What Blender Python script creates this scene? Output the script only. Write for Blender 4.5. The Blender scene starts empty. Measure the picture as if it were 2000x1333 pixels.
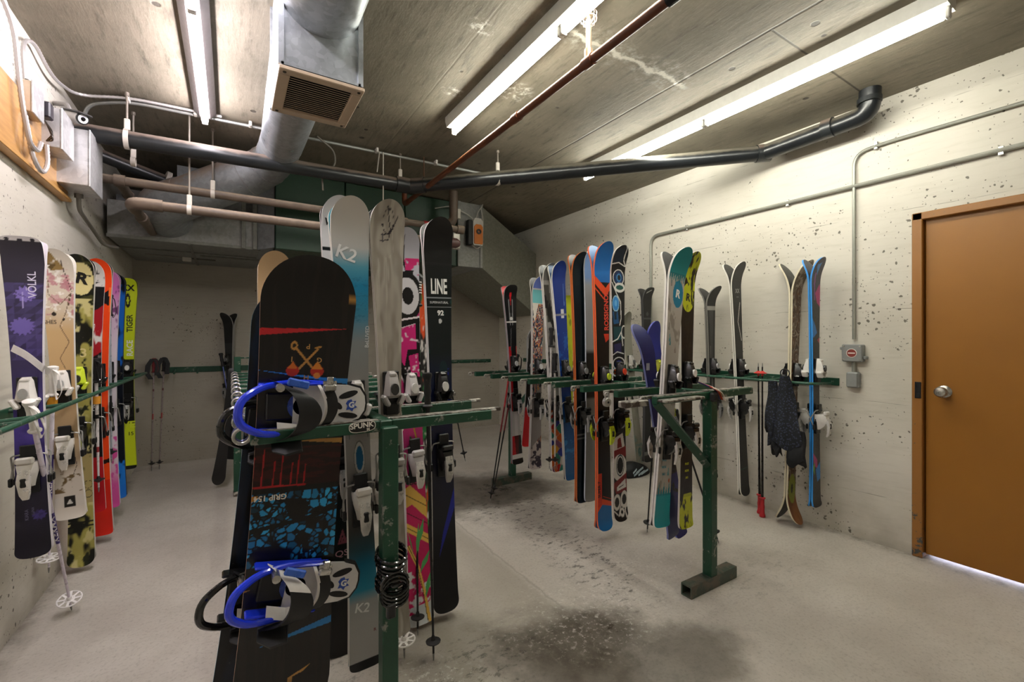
import bpy, math, random
import numpy as np
from mathutils import Vector, Matrix

# ---------------------------------------------------------------- camera, world, exposure
SC = bpy.context.scene
COL = SC.collection
CAM_H, F_PX, HORIZON = 1.33, 870.0, 663.0
YAW = math.radians(32.3)
SN, CS = math.sin(YAW), math.cos(YAW)
cam_data = bpy.data.cameras.new('camera')
cam_data.sensor_width = 36.0
cam_data.lens = F_PX / 2000.0 * 36.0
cam_data.shift_y = -(666.5 - HORIZON) / 2000.0
cam_data.clip_start = 0.05
cam = bpy.data.objects.new('camera', cam_data)
cam.location = (0, 0, CAM_H)
cam.rotation_euler = (math.pi / 2, 0, -YAW)
COL.objects.link(cam)
SC.camera = cam
world = bpy.data.worlds.new('daylight')
SC.world = world
world.use_nodes = True
world.node_tree.nodes['Background'].inputs['Color'].default_value = (0.72, 0.75, 1.0, 1)
world.node_tree.nodes['Background'].inputs['Strength'].default_value = 5.0
SC.view_settings.view_transform = 'Standard'
SC.view_settings.look = 'None'
SC.view_settings.exposure = 0.15
SC.view_settings.gamma = 1.0
SC.view_settings.use_curve_mapping = False
TUBE_WARM, TUBE_COOL = (1.0, 0.985, 0.87), (1.0, 0.93, 0.985)
TUBE_POWER = {'left': 100.0, 'middle': 68.0, 'right': 68.0}
SC.cycles.max_bounces = 10
SC.cycles.diffuse_bounces = 6

# ---------------------------------------------------------------- measuring: a photo pixel meets a plane of the room
def ray(px, py):
    a = (px - 1000.0) / F_PX
    return SN + a * CS, CS - a * SN, (HORIZON - py) / F_PX
def on_y(px, py, y):
    r = ray(px, py); d = y / r[1]
    return Vector((r[0] * d, y, CAM_H + r[2] * d))
def on_x(px, py, x):
    r = ray(px, py); d = x / r[0]
    return Vector((x, r[1] * d, CAM_H + r[2] * d))
def on_z(px, py, z):
    r = ray(px, py); d = (z - CAM_H) / r[2]
    return Vector((r[0] * d, r[1] * d, z))

# ---------------------------------------------------------------- colours and materials
def lin(c):
    return c / 12.92 if c <= 0.04045 else ((c + 0.055) / 1.055) ** 2.4
def hexc(h):
    h = h.lstrip('#')
    return tuple(lin(int(h[i:i + 2], 16) / 255.0) for i in (0, 2, 4))
class Graph:
    def __init__(s, name):
        s.mat = bpy.data.materials.new(name)
        s.mat.use_nodes = True
        s.nt = s.mat.node_tree
        s.bsdf = s.nt.nodes['Principled BSDF']
    def n(s, kind, out=0, props=None, **ins):
        nd = s.nt.nodes.new('ShaderNode' + kind)
        for k, v in (props or {}).items():
            setattr(nd, k, v)
        for k, v in ins.items():
            key = int(k[1:]) if k[0] == 'i' and k[1:].isdigit() else k.replace('_', ' ')
            s.put(nd.inputs[key], v)
        return nd.outputs[out]
    def put(s, sock, v):
        if isinstance(v, bpy.types.NodeSocket):
            s.nt.links.new(v, sock)
        elif isinstance(v, tuple) and len(v) == 3 and sock.type == 'RGBA':
            sock.default_value = (*v, 1)
        else:
            sock.default_value = v
    def set(s, **kw):
        for k, v in kw.items():
            s.put(s.bsdf.inputs[k.replace('_', ' ')], v)
        return s.mat
    def math(s, op, a, b=0.0, c=None):
        kw = {'i0': a, 'i1': b}
        if c is not None: kw['i2'] = c
        return s.n('Math', props={'operation': op}, **kw)
    def mix(s, f, a, b):
        nd = s.nt.nodes.new('ShaderNodeMix')
        nd.data_type = 'RGBA'
        s.put(nd.inputs['Factor'], f)
        s.put(nd.inputs[6], a); s.put(nd.inputs[7], b)
        return nd.outputs[2]
    def ramp(s, v, lo, hi, a=0.0, b=1.0):
        return s.n('MapRange', props={'interpolation_type': 'SMOOTHSTEP'}, Value=v, From_Min=lo, From_Max=hi, To_Min=a, To_Max=b)
    def noise(s, co, scale, detail=4.0, rough=0.55, out=0):
        return s.n('TexNoise', out, Vector=co, Scale=scale, Detail=detail, Roughness=rough)
    def bump(s, h, strength, dist=0.01):
        return s.n('Bump', Height=h, Strength=strength, Distance=dist)
    def obj(s):
        return s.n('TexCoord', 3)
    def scaled(s, co, sc):
        return s.n('Mapping', Vector=co, Scale=sc)
_mats = {}
def plain(h, rough=0.45, metal=0.0, var=0.06, coat=0.0):
    """A painted / moulded surface with slight procedural unevenness."""
    key = (h, rough, metal, var, coat)
    if key in _mats: return _mats[key]
    g = Graph('paint_' + h.strip('#'))
    c = hexc(h)
    if max(c) < 0.02: c = tuple(x * 0.6 for x in c)
    nz = g.noise(g.obj(), 35.0, 3.0)
    dark = tuple(x * (1 - var * 2) for x in c)
    lite = tuple(min(1, x * (1 + var * 2)) for x in c)
    m = g.set(Base_Color=g.mix(nz, dark, lite), Metallic=metal, Coat_Weight=coat,
              Roughness=g.ramp(nz, 0.2, 0.8, max(0.05, rough - 0.06), min(1, rough + 0.06)))
    _mats[key] = m
    return m
def printed(rough, coat):
    key = ('printed', rough, coat)
    if key in _mats: return _mats[key]
    g = Graph('printed_topsheet')
    col = g.n('Attribute', 0, props={'attribute_name': 'Col'})
    nz = g.noise(g.obj(), 60.0, 3.0)
    _mats[key] = g.set(Base_Color=col, Roughness=g.ramp(nz, 0.2, 0.8, rough - 0.05, rough + 0.08), Coat_Weight=coat, Coat_Roughness=0.2, Specular_IOR_Level=0.3)
    return _mats[key]
def scuffed(name, paint, metal='8f9088', scale=22.0, lo=0.60, hi=0.66):
    """Gloss paint worn through to bare steel in scratches."""
    g = Graph(name)
    co = g.obj()
    a = g.noise(g.scaled(co, (1.0, 1.0, 1.0)), scale, 8.0, 0.68)
    big = g.noise(co, 3.0, 2.0)
    v = g.math('ADD', a, g.math('MULTIPLY', g.math('SUBTRACT', big, 0.5), 0.25))
    m = g.ramp(v, lo, hi)
    c = hexc(paint)
    pc = g.mix(g.noise(co, 9.0, 3.0), tuple(x * 0.7 for x in c), tuple(x * 1.3 for x in c))
    return g.set(Base_Color=g.mix(m, pc, hexc(metal)), Metallic=g.math('MULTIPLY', m, 0.6), Roughness=0.42,
                 Normal=g.bump(m, 0.25, 0.002))
def galvanised(name, base='a9adb0', rough=0.42, dust=0.0, metal=0.75):
    g = Graph(name)
    co = g.obj()
    v = g.n('TexVoronoi', 1, Vector=co, Scale=45.0)
    spangle = g.n('SeparateColor', 0, Color=v)
    nz = g.noise(co, 6.0, 5.0)
    c = hexc(base)
    k = g.math('ADD', g.math('MULTIPLY', spangle, 0.35), g.math('MULTIPLY', nz, 0.65))
    col = g.mix(k, tuple(x * 0.62 for x in c), tuple(min(1, x * 1.25) for x in c))
    met = metal
    if dust:
        nrm = g.n('SeparateXYZ', 2, Vector=g.n('NewGeometry', 1))
        d = g.math('MULTIPLY', g.ramp(nrm, -0.1, 0.5), dust)
        d = g.math('MULTIPLY', d, g.ramp(g.noise(co, 12.0, 4.0), 0.25, 0.55))
        col = g.mix(d, col, hexc('8d7b6b'))
        met = g.math('MULTIPLY', g.math('SUBTRACT', 1.0, d), metal)
    return g.set(Base_Color=col, Metallic=met, Roughness=g.ramp(nz, 0.2, 0.8, rough - 0.1, rough + 0.12))
def dusty(name, base, rough=0.4, dust='8a776a', amount=0.9, metal=0.0):
    """A pipe with settled dust on its upward side and grime flecks."""
    g = Graph(name)
    co = g.obj()
    nrm = g.n('SeparateXYZ', 2, Vector=g.n('NewGeometry', 1))
    nz = g.noise(co, 14.0, 5.0)
    d = g.math('MULTIPLY', g.ramp(g.math('ADD', nrm, g.math('MULTIPLY', g.math('SUBTRACT', nz, 0.5), 0.6)), 0.1, 0.6), amount)
    c = hexc(base)
    body = g.mix(nz, tuple(x * 0.55 for x in c), tuple(min(1, x * 1.4) for x in c))
    return g.set(Base_Color=g.mix(d, body, hexc(dust)), Roughness=g.math('ADD', g.math('MULTIPLY', d, 0.5), rough), Metallic=metal)
def emitter(name, color, strength):
    g = Graph(name)
    return g.set(Base_Color=(1, 1, 1), Emission_Color=color, Emission_Strength=strength, Roughness=0.3)

def wall_concrete(name, base, dirty, axis):
    """Painted board-formed concrete: clustered bug holes, faint form lines."""
    g = Graph(name)
    co = g.obj()
    warp = g.noise(co, 30.0, 3.0, out=1)
    wco = g.n('VectorMath', props={'operation': 'MULTIPLY_ADD'}, i0=warp, i1=(0.03, 0.03, 0.03), i2=co)
    pit_d = g.n('TexVoronoi', 0, Vector=wco, Scale=26.0)
    cellr = g.n('SeparateColor', 0, Color=g.n('TexVoronoi', 1, Vector=wco, Scale=26.0))
    cluster = g.noise(co, 2.3, 3.0)
    size = g.math('MULTIPLY', g.ramp(g.math('ADD', g.math('MULTIPLY', cellr, 0.6), g.math('MULTIPLY', cluster, 0.9)), 0.85, 1.13), 0.26)
    pit = g.math('MULTIPLY', g.ramp(g.math('SUBTRACT', size, pit_d), 0.0, 0.05), 0.85)
    pit2_d = g.n('TexVoronoi', 0, Vector=wco, Scale=70.0)
    c2 = g.n('SeparateColor', 1, Color=g.n('TexVoronoi', 1, Vector=wco, Scale=70.0))
    size2 = g.math('MULTIPLY', g.ramp(g.math('ADD', g.math('MULTIPLY', c2, 0.6), g.math('MULTIPLY', cluster, 0.7)), 0.80, 1.0), 0.32)
    pit2 = g.math('MULTIPLY', g.ramp(g.math('SUBTRACT', size2, pit2_d), 0.0, 0.05), 0.7)
    pits = g.math('MAXIMUM', pit, pit2)
    z = g.n('SeparateXYZ', 2, Vector=co)
    zz = g.math('ADD', z, g.math('MULTIPLY', g.math('SUBTRACT', g.noise(co, 1.2, 2.0), 0.5), 0.04))
    fr = g.math('ABSOLUTE', g.math('SUBTRACT', g.math('FRACT', g.math('DIVIDE', zz, 0.61)), 0.5))
    line = g.math('MULTIPLY', g.ramp(fr, 0.006, 0.0), g.ramp(g.noise(g.scaled(co, (3, 3, 0.5)), 1.4, 3.0), 0.48, 0.62))
    grain = g.noise(g.scaled(co, (1.2, 1.2, 9.0)), 5.0, 6.0, 0.6)
    blotch = g.noise(co, 1.1, 4.0)
    c, dk = hexc(base), hexc(dirty)
    col = g.mix(g.ramp(blotch, 0.35, 0.75), c, g.mix(0.5, c, dk))
    col = g.mix(g.math('MULTIPLY', g.ramp(grain, 0.45, 0.8), 0.35), col, dk)
    low = g.ramp(z, 0.7, 0.0)
    col = g.mix(g.math('MULTIPLY', low, g.ramp(g.noise(co, 4.0, 5.0), 0.3, 0.8, 0.05, 0.55)), col, hexc('8a8172'))
    col = g.mix(g.math('MULTIPLY', line, 0.55), col, hexc('5d564b'))
    col = g.mix(pits, col, hexc('4a4338'))
    hgt = g.math('SUBTRACT', g.math('ADD', g.math('MULTIPLY', grain, 0.35), g.math('MULTIPLY', g.noise(co, 60.0, 3.0), 0.25)), g.math('MAXIMUM', pits, line))
    return g.set(Base_Color=col, Roughness=0.62, Normal=g.bump(hgt, 0.35, 0.006))
def blob_field(g, co, blobs, wob):
    """Largest of several wobbly ellipses; blobs = (x, y, rx, ry, strength)."""
    best = None
    for (x, y, rx, ry, k) in blobs:
        v = g.n('VectorMath', props={'operation': 'MULTIPLY'}, i0=g.n('VectorMath', props={'operation': 'SUBTRACT'}, i0=co, i1=(x, y, 0)), i1=(1 / rx, 1 / ry, 0))
        d = g.n('VectorMath', 1, props={'operation': 'LENGTH'}, i0=v)
        m = g.math('MULTIPLY', g.ramp(g.math('ADD', d, wob), 1.35, 0.5), k)
        best = m if best is None else g.math('MAXIMUM', best, m)
    return best
def floor_concrete():
    g = Graph('slab_concrete')
    co = g.obj()
    sep = g.nt.nodes.new('ShaderNodeSeparateXYZ')
    g.nt.links.new(co, sep.inputs[0])
    x, y = sep.outputs[0], sep.outputs[1]
    n1, n2, n3 = g.noise(co, 1.6, 6.0, 0.6), g.noise(co, 9.0, 8.0, 0.7), g.noise(co, 70.0, 4.0, 0.7)
    col = g.mix(g.ramp(n1, 0.3, 0.7), hexc('b5aea4'), hexc('c8c2b8'))
    col = g.mix(g.math('MULTIPLY', g.ramp(n2, 0.45, 0.8), 0.4), col, hexc('9d968b'))
    col = g.mix(g.math('MULTIPLY', g.ramp(n3, 0.48, 0.72), 0.45), col, hexc('857d72'))
    wx = g.math('ADD', x, g.math('MULTIPLY', g.math('SUBTRACT', n2, 0.5), 0.06))
    strip = g.math('MULTIPLY', g.ramp(wx, 0.45, 0.62), g.ramp(wx, 1.40, 1.34))
    col = g.mix(g.math('MULTIPLY', strip, 0.55), col, hexc('8f887b'))
    wob = g.math('MULTIPLY', g.math('SUBTRACT', g.noise(co, 3.2, 8.0, 0.65), 0.5), 1.6)
    soft = blob_field(g, co, [(1.25, 1.45, .42, .33, .95), (1.55, 1.2, .35, .22, .8), (.78, 1.75, .25, .3, .45), (1.05, 1.25, .3, .2, .6),
                              (1.62, 3.55, .8, .5, 1.0), (2.05, 3.3, .6, .4, 1.0), (1.95, 2.75, .3, .42, .5)], wob)
    soft = g.math('MULTIPLY', soft, g.ramp(n2, 0.2, 0.75, 1.0, 0.72))
    col = g.mix(soft, col, hexc('3a3228'))
    grit = blob_field(g, co, [(1.95, 3.1, .5, .5, 1.0), (1.85, 2.4, .22, .6, 1.0), (1.75, 1.9, .18, .45, .9), (.85, 1.55, .3, .25, .8), (.35, 1.75, .3, .3, .5), (2.5, 1.4, .5, .2, .3)], wob)
    sp = g.math('MULTIPLY', grit, g.ramp(g.noise(g.scaled(co, (1, 1.6, 1)), 16.0, 8.0, 0.75), 0.52, 0.62))
    col = g.mix(g.math('MULTIPLY', sp, 0.85), col, hexc('2b2722'))
    salt = blob_field(g, co, [(.62, 1.52, .22, .25, 1.0), (1.55, 1.65, .5, .3, .7), (1.95, 1.75, .5, .2, .6)], wob)
    ws = g.math('MULTIPLY', salt, g.ramp(g.noise(co, 38.0, 6.0, 0.75), 0.52, 0.66))
    col = g.mix(g.math('MULTIPLY', ws, 0.7), col, hexc('e2dfd8'))
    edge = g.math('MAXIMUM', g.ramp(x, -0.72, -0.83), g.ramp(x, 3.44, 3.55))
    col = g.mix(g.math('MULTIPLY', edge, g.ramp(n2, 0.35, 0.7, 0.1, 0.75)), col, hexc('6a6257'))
    joint = g.ramp(g.math('ABSOLUTE', g.math('SUBTRACT', wx, 1.385)), 0.012, 0.0)
    col = g.mix(g.math('MULTIPLY', joint, 0.35), col, hexc('6d665b'))
    hgt = g.math('ADD', g.math('MULTIPLY', n2, 0.5), g.math('MULTIPLY', n3, 0.5))
    rough = g.math('SUBTRACT', g.ramp(n1, 0.3, 0.7, 0.5, 0.66), g.math('MULTIPLY', soft, 0.28))
    return g.set(Base_Color=col, Roughness=rough, Normal=g.bump(hgt, 0.22, 0.004))
def ceiling_concrete():
    g = Graph('slab_soffit')
    co = g.obj()
    sep = g.nt.nodes.new('ShaderNodeSeparateXYZ')
    g.nt.links.new(co, sep.inputs[0])
    x, y = sep.outputs[0], sep.outputs[1]
    grain = g.noise(g.scaled(co, (9.0, 1.6, 1.0)), 3.2, 9.0, 0.68)
    blot = g.noise(co, 1.3, 6.0, 0.62)
    fine = g.noise(co, 40.0, 5.0, 0.7)
    col = g.mix(g.ramp(blot, 0.3, 0.72), hexc('6a6455'), hexc('887f6f'))
    col = g.mix(g.math('MULTIPLY', g.ramp(grain, 0.48, 0.75), 0.75), col, hexc('4b4438'))
    col = g.mix(g.math('MULTIPLY', g.ramp(fine, 0.55, 0.8), 0.3), col, hexc('b0a796'))
    hole_d = g.n('TexVoronoi', 0, Vector=co, Scale=7.0)
    hr = g.n('SeparateColor', 0, Color=g.n('TexVoronoi', 1, Vector=co, Scale=7.0))
    hole = g.ramp(g.math('SUBTRACT', g.math('MULTIPLY', g.ramp(hr, 0.7, 1.0), 0.16), g.math('ADD', hole_d, g.math('MULTIPLY', fine, 0.06))), -0.04, 0.02)
    col = g.mix(g.math('MULTIPLY', hole, 0.8), col, hexc('2e2922'))
    w = g.math('MULTIPLY', g.math('SUBTRACT', g.noise(co, 5.0, 7.0, 0.7), 0.5), 0.16)
    # formwork joints: one along the room, one across it
    j1 = g.ramp(g.math('ABSOLUTE', g.math('SUBTRACT', g.math('ADD', x, g.math('MULTIPLY', w, 0.06)), 2.285)), 0.011, 0.003)
    j2 = g.math('MULTIPLY', g.ramp(g.math('ABSOLUTE', g.math('SUBTRACT', y, 1.19)), 0.008, 0.002), g.ramp(x, 2.28, 2.30))
    j3 = g.ramp(g.math('ABSOLUTE', g.math('SUBTRACT', g.math('ADD', x, g.math('MULTIPLY', w, 0.06)), 1.06)), 0.008, 0.002)
    joints = g.math('MAXIMUM', g.math('MAXIMUM', j1, j2), g.math('MULTIPLY', j3, 0.2))
    col = g.mix(g.math('MULTIPLY', joints, 0.75), col, hexc('2b261f'))
    # lime bloom leaking through a crack across the slab
    cy = g.math('ABSOLUTE', g.math('SUBTRACT', g.math('ADD', y, w), 1.74))
    span = g.math('MULTIPLY', g.ramp(x, 1.2, 1.45), g.ramp(x, 2.42, 2.28))
    core = g.math('MULTIPLY', g.ramp(cy, 0.022, 0.004), span)
    halo = g.math('MULTIPLY', g.math('MULTIPLY', g.ramp(cy, 0.16, 0.0), span), g.ramp(g.noise(co, 22.0, 6.0, 0.7), 0.4, 0.75))
    spots = blob_field(g, co, [(.95, 1.35, .22, .16, 1.0), (1.5, 2.35, .12, .1, .8), (1.18, 2.55, .07, .05, .8), (1.05, 1.95, .07, .05, .7), (-.05, 1.9, .05, .05, .8)], g.math('MULTIPLY', w, 6.0))
    spots = g.math('MULTIPLY', spots, g.ramp(g.noise(co, 26.0, 7.0, 0.75), 0.46, 0.62))
    bloom = g.math('MAXIMUM', g.math('MAXIMUM', g.math('MULTIPLY', core, 0.9), g.math('MULTIPLY', halo, 0.6)), spots)
    col = g.mix(bloom, col, hexc('dcd8cc'))
    hgt = g.math('SUBTRACT', g.math('ADD', g.math('MULTIPLY', grain, 0.7), g.math('MULTIPLY', fine, 0.25)), g.math('MAXIMUM', hole, joints))
    return g.set(Base_Color=col, Roughness=0.7, Normal=g.bump(hgt, 0.45, 0.008))
def plywood():
    g = Graph('plywood')
    co = g.obj()
    n = g.noise(g.scaled(co, (1, 0.8, 7.0)), 6.0, 8.0, 0.6)
    return g.set(Base_Color=g.mix(n, hexc('8a5a24'), hexc('d2a463')), Roughness=0.5, Coat_Weight=0.2)
def door_paint():
    g = Graph('ochre_door_paint')
    co = g.obj()
    n1, n2 = g.noise(co, 2.0, 5.0), g.noise(co, 38.0, 7.0, 0.7)
    col = g.mix(n1, hexc('83530f'), hexc('95621a'))
    z = g.n('SeparateXYZ', 2, Vector=co)
    wear = g.ramp(g.math('ADD', n2, g.math('MULTIPLY', g.ramp(z, 0.8, 0.0), 0.06)), 0.74, 0.78)
    col = g.mix(wear, col, hexc('55544c'))
    return g.set(Base_Color=col, Roughness=0.42, Normal=g.bump(g.noise(co, 120.0, 2.0), 0.06, 0.002))
def frame_paint():
    g = Graph('ochre_frame_paint')
    co = g.obj()
    n2 = g.noise(co, 24.0, 7.0, 0.7)
    z = g.n('SeparateXYZ', 2, Vector=co)
    wear = g.ramp(g.math('ADD', n2, g.math('MULTIPLY', g.ramp(z, 0.55, 0.1), 0.13)), 0.66, 0.70)
    return g.set(Base_Color=g.mix(wear, g.mix(g.noise(co, 3.0), hexc('84551f'), hexc('936329')), hexc('3c3f3f')), Roughness=0.45)
def fabric_check():
    g = Graph('dark_check_cloth')
    co = g.obj()
    v = g.n('TexVoronoi', 0, Vector=co, Scale=70.0)
    return g.set(Base_Color=g.mix(g.ramp(v, 0.25, 0.45), hexc('2c3449'), hexc('0d1018')), Roughness=0.85)

# ---------------------------------------------------------------- mesh building
class MB:
    def __init__(s): s.v, s.f, s.m = [], [], []
    def add(s, vs, fs, mat=0, M=None):
        b = len(s.v)
        for p in vs:
            p = Vector(p)
            s.v.append(tuple(M @ p) if M is not None else tuple(p))
        for f in fs:
            s.f.append(tuple(i + b for i in f)); s.m.append(mat)
        return s
    def box(s, c, size, mat=0, M=None, ch=0.0):
        hx, hy, hz = size[0] / 2, size[1] / 2, size[2] / 2
        cx, cy, cz = c
        if ch <= 0:
            vs = [(cx + i * hx, cy + j * hy, cz + k * hz) for i in (-1, 1) for j in (-1, 1) for k in (-1, 1)]
            return s.add(vs, [(0, 1, 3, 2), (4, 6, 7, 5), (0, 4, 5, 1), (2, 3, 7, 6), (0, 2, 6, 4), (1, 5, 7, 3)], mat, M)
        ch = min(ch, hx * .9, hy * .9, hz * .9)
        vs, idx = [], {}
        for i in (-1, 1):
            for j in (-1, 1):
                for k in (-1, 1):
                    for ax in range(3):
                        o = [ch, ch, ch]; o[ax] = 0
                        idx[i, j, k, ax] = len(vs)
                        vs.append((cx + i * (hx - o[0]), cy + j * (hy - o[1]), cz + k * (hz - o[2])))
        fs = []
        def q(*keys):
            f = [idx[k] for k in keys]
            a = [Vector(vs[i]) for i in f]
            nrm = (a[1] - a[0]).cross(a[2] - a[0])
            mid = sum(a, Vector()) / len(a) - Vector(c)
            fs.append(tuple(f) if nrm.dot(mid) > 0 else tuple(reversed(f)))
        for sg in (-1, 1):
            q((sg, -1, -1, 0), (sg, 1, -1, 0), (sg, 1, 1, 0), (sg, -1, 1, 0))
            q((-1, sg, -1, 1), (1, sg, -1, 1), (1, sg, 1, 1), (-1, sg, 1, 1))
            q((-1, -1, sg, 2), (1, -1, sg, 2), (1, 1, sg, 2), (-1, 1, sg, 2))
        for a in (-1, 1):
            for b in (-1, 1):
                q((a, b, -1, 0), (a, b, 1, 0), (a, b, 1, 1), (a, b, -1, 1))
                q((a, -1, b, 0), (a, 1, b, 0), (a, 1, b, 2), (a, -1, b, 2))
                q((-1, a, b, 1), (1, a, b, 1), (1, a, b, 2), (-1, a, b, 2))
                for k in (-1, 1):
                    q((a, b, k, 0), (a, b, k, 1), (a, b, k, 2))
        return s.add(vs, fs, mat, M)
    def tube(s, pts, r, seg=8, mat=0, caps=True, closed=False, M=None, flat=1.0):
        pts = [Vector(p) for p in pts]
        n = len(pts)
        rs = r if isinstance(r, (list, tuple)) else [r] * n
        up = None
        vs, fs = [], []
        for i, p in enumerate(pts):
            if closed: t = pts[(i + 1) % n] - pts[i - 1]
            else: t = pts[min(i + 1, n - 1)] - pts[max(i - 1, 0)]
            t = t.normalized() if t.length > 1e-9 else Vector((0, 0, 1))
            if up is None:
                up = Vector((0, 0, 1)) if abs(t.z) < 0.9 else Vector((0, 1, 0))
            up = (up - t * up.dot(t))
            if up.length < 1e-6: up = t.orthogonal()
            up.normalize()
            sd = t.cross(up)
            for k in range(seg):
                a = 2 * math.pi * k / seg
                vs.append(p + sd * (math.cos(a) * rs[i] * flat) + up * (math.sin(a) * rs[i]))
        m = n if closed else n - 1
        for i in range(m):
            a0, b0 = i * seg, ((i + 1) % n) * seg
            for k in range(seg):
                k2 = (k + 1) % seg
                fs.append((a0 + k, a0 + k2, b0 + k2, b0 + k))
        if caps and not closed:
            fs.append(tuple(range(seg - 1, -1, -1)))
            fs.append(tuple((n - 1) * seg + k for k in range(seg)))
        return s.add(vs, fs, mat, M)
    def lathe(s, prof, seg=12, mat=0, M=None, axis='z'):
        """prof = [(radius, height)...]"""
        vs, fs = [], []
        for (r, h) in prof:
            for k in range(seg):
                a = 2 * math.pi * k / seg
                x, y = math.cos(a) * r, math.sin(a) * r
                vs.append((x, y, h) if axis == 'z' else ((x, -h, y) if axis == 'y' else (h, x, y)))
        for i in range(len(prof) - 1):
            for k in range(seg):
                k2 = (k + 1) % seg
                fs.append((i * seg + k, i * seg + k2, (i + 1) * seg + k2, (i + 1) * seg + k))
        fs.append(tuple(range(seg - 1, -1, -1)))
        b = (len(prof) - 1) * seg
        fs.append(tuple(b + k for k in range(seg)))
        return s.add(vs, fs, mat, M)
    def loft(s, rings, mat=0, M=None, caps=True):
        """rings of equal length joined into a skin"""
        k = len(rings[0]); vs, fs = [], []
        for r in rings: vs += list(r)
        for i in range(len(rings) - 1):
            for j in range(k):
                j2 = (j + 1) % k
                fs.append((i * k + j, i * k + j2, (i + 1) * k + j2, (i + 1) * k + j))
        if caps:
            fs.append(tuple(range(k - 1, -1, -1)))
            fs.append(tuple((len(rings) - 1) * k + j for j in range(k)))
        return s.add(vs, fs, mat, M)
    def prism(s, poly, y0, y1, mat=0, M=None):
        """poly in (x, z), extruded from y0 to y1"""
        return s.loft([[(x, y0, z) for x, z in poly], [(x, y1, z) for x, z in poly]], mat, M)
    def band(s, pts, half, thick, mat=0, M=None):
        """a strap: pts path, half = half-width vector(s), thick = outward thickness vector(s)"""
        rings = []
        for i, p in enumerate(pts):
            p = Vector(p)
            h = Vector(half[i] if isinstance(half[0], (list, tuple, Vector)) else half)
            t = Vector(thick[i] if isinstance(thick[0], (list, tuple, Vector)) else thick)
            rings.append([p - h, p + h, p + h + t, p - h + t])
        return s.loft(rings, mat, M)
    def mesh(s, name, mats, smooth=35.0, org=None):
        me = bpy.data.meshes.new(name)
        vs = s.v if org is None else [(a - org[0], b - org[1], c - org[2]) for a, b, c in s.v]
        me.from_pydata(vs, [], s.f)
        for m in (mats if isinstance(mats, (list, tuple)) else [mats]): me.materials.append(m)
        me.polygons.foreach_set('material_index', s.m)
        if smooth:
            me.polygons.foreach_set('use_smooth', [True] * len(s.f))
            me.set_sharp_from_angle(angle=math.radians(smooth))
        me.update()
        return me
    def build(s, name, mats, parent=None, smooth=35.0, org=None):
        return put(name, s.mesh(name, mats, smooth, org), parent)
def put(name, me, parent=None, loc=None, mat=None):
    o = bpy.data.objects.new(name, me)
    COL.objects.link(o)
    if parent is not None: o.parent = parent
    if mat is not None: o.matrix_local = mat
    elif loc is not None: o.location = loc
    return o
def tag(o, label=None, cat=None, group=None, kind=None):
    if label: o['label'] = label
    if cat: o['category'] = cat
    if group: o['group'] = group
    if kind: o['kind'] = kind
    return o
def thing(name, label, cat, loc=(0, 0, 0), group=None, mat=None):
    o = bpy.data.objects.new(name, None)
    o.empty_display_size = 0.1
    COL.objects.link(o)
    if mat is not None: o.matrix_world = mat
    else: o.location = loc
    return tag(o, label, cat, group)
def structure(o):
    o['kind'] = 'structure'; return o
def frame_z(p0, p1, face=(0, 1, 0)):
    """matrix at p0 whose z runs to p1 and whose y stays close to `face`"""
    z = (Vector(p1) - Vector(p0)).normalized()
    y = Vector(face); y = (y - z * y.dot(z)).normalized()
    x = y.cross(z)
    return Matrix(((x.x, y.x, z.x, p0[0]), (x.y, y.y, z.y, p0[1]), (x.z, y.z, z.z, p0[2]), (0, 0, 0, 1)))
def arc(c, r, a0, a1, n, u, v):
    u, v, c = Vector(u), Vector(v), Vector(c)
    return [c + u * (math.cos(math.radians(a0 + (a1 - a0) * i / n)) * r) + v * (math.sin(math.radians(a0 + (a1 - a0) * i / n)) * r) for i in range(n + 1)]
def bend(pts, r=0.06, n=5):
    """round the corners of a polyline"""
    pts = [Vector(p) for p in pts]
    out = [pts[0]]
    for i in range(1, len(pts) - 1):
        a, b, c = pts[i - 1], pts[i], pts[i + 1]
        d1, d2 = (a - b), (c - b)
        k = min(r, d1.length * .45, d2.length * .45)
        p, q = b + d1.normalized() * k, b + d2.normalized() * k
        for j in range(n + 1):
            t = j / n
            out.append(p * (1 - t) ** 2 + b * 2 * t * (1 - t) + q * t * t)
    out.append(pts[-1])
    return out
_text_cache = {}
def text_data(body, size, bold=0.0):
    key = (body, size, bold)
    if key in _text_cache: return _text_cache[key]
    cu = bpy.data.curves.new('t', 'FONT')
    cu.body = body; cu.size = size; cu.offset = bold
    cu.align_x = 'CENTER'; cu.align_y = 'CENTER'
    cu.resolution_u = 3
    ob = bpy.data.objects.new('t', cu)
    COL.objects.link(ob)
    dg = bpy.context.evaluated_depsgraph_get()
    me = bpy.data.meshes.new_from_object(ob.evaluated_get(dg))
    v = np.array([tuple(p.co) for p in me.vertices])
    f = [tuple(p.vertices) for p in me.polygons]
    bpy.data.objects.remove(ob); bpy.data.curves.remove(cu); bpy.data.meshes.remove(me)
    _text_cache[key] = (v, f)
    return v, f
def flat_text(name, body, size, M, h, parent=None, bold=0.0, sx=1.0):
    """lettering in the local x-z plane facing -y, placed by M"""
    v, f = text_data(body, size, bold)
    mb = MB()
    mb.add([(p[0] * sx, 0, p[1]) for p in v], f, 0, M)
    return mb.build(name, plain(h, 0.5), parent, smooth=None)
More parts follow.
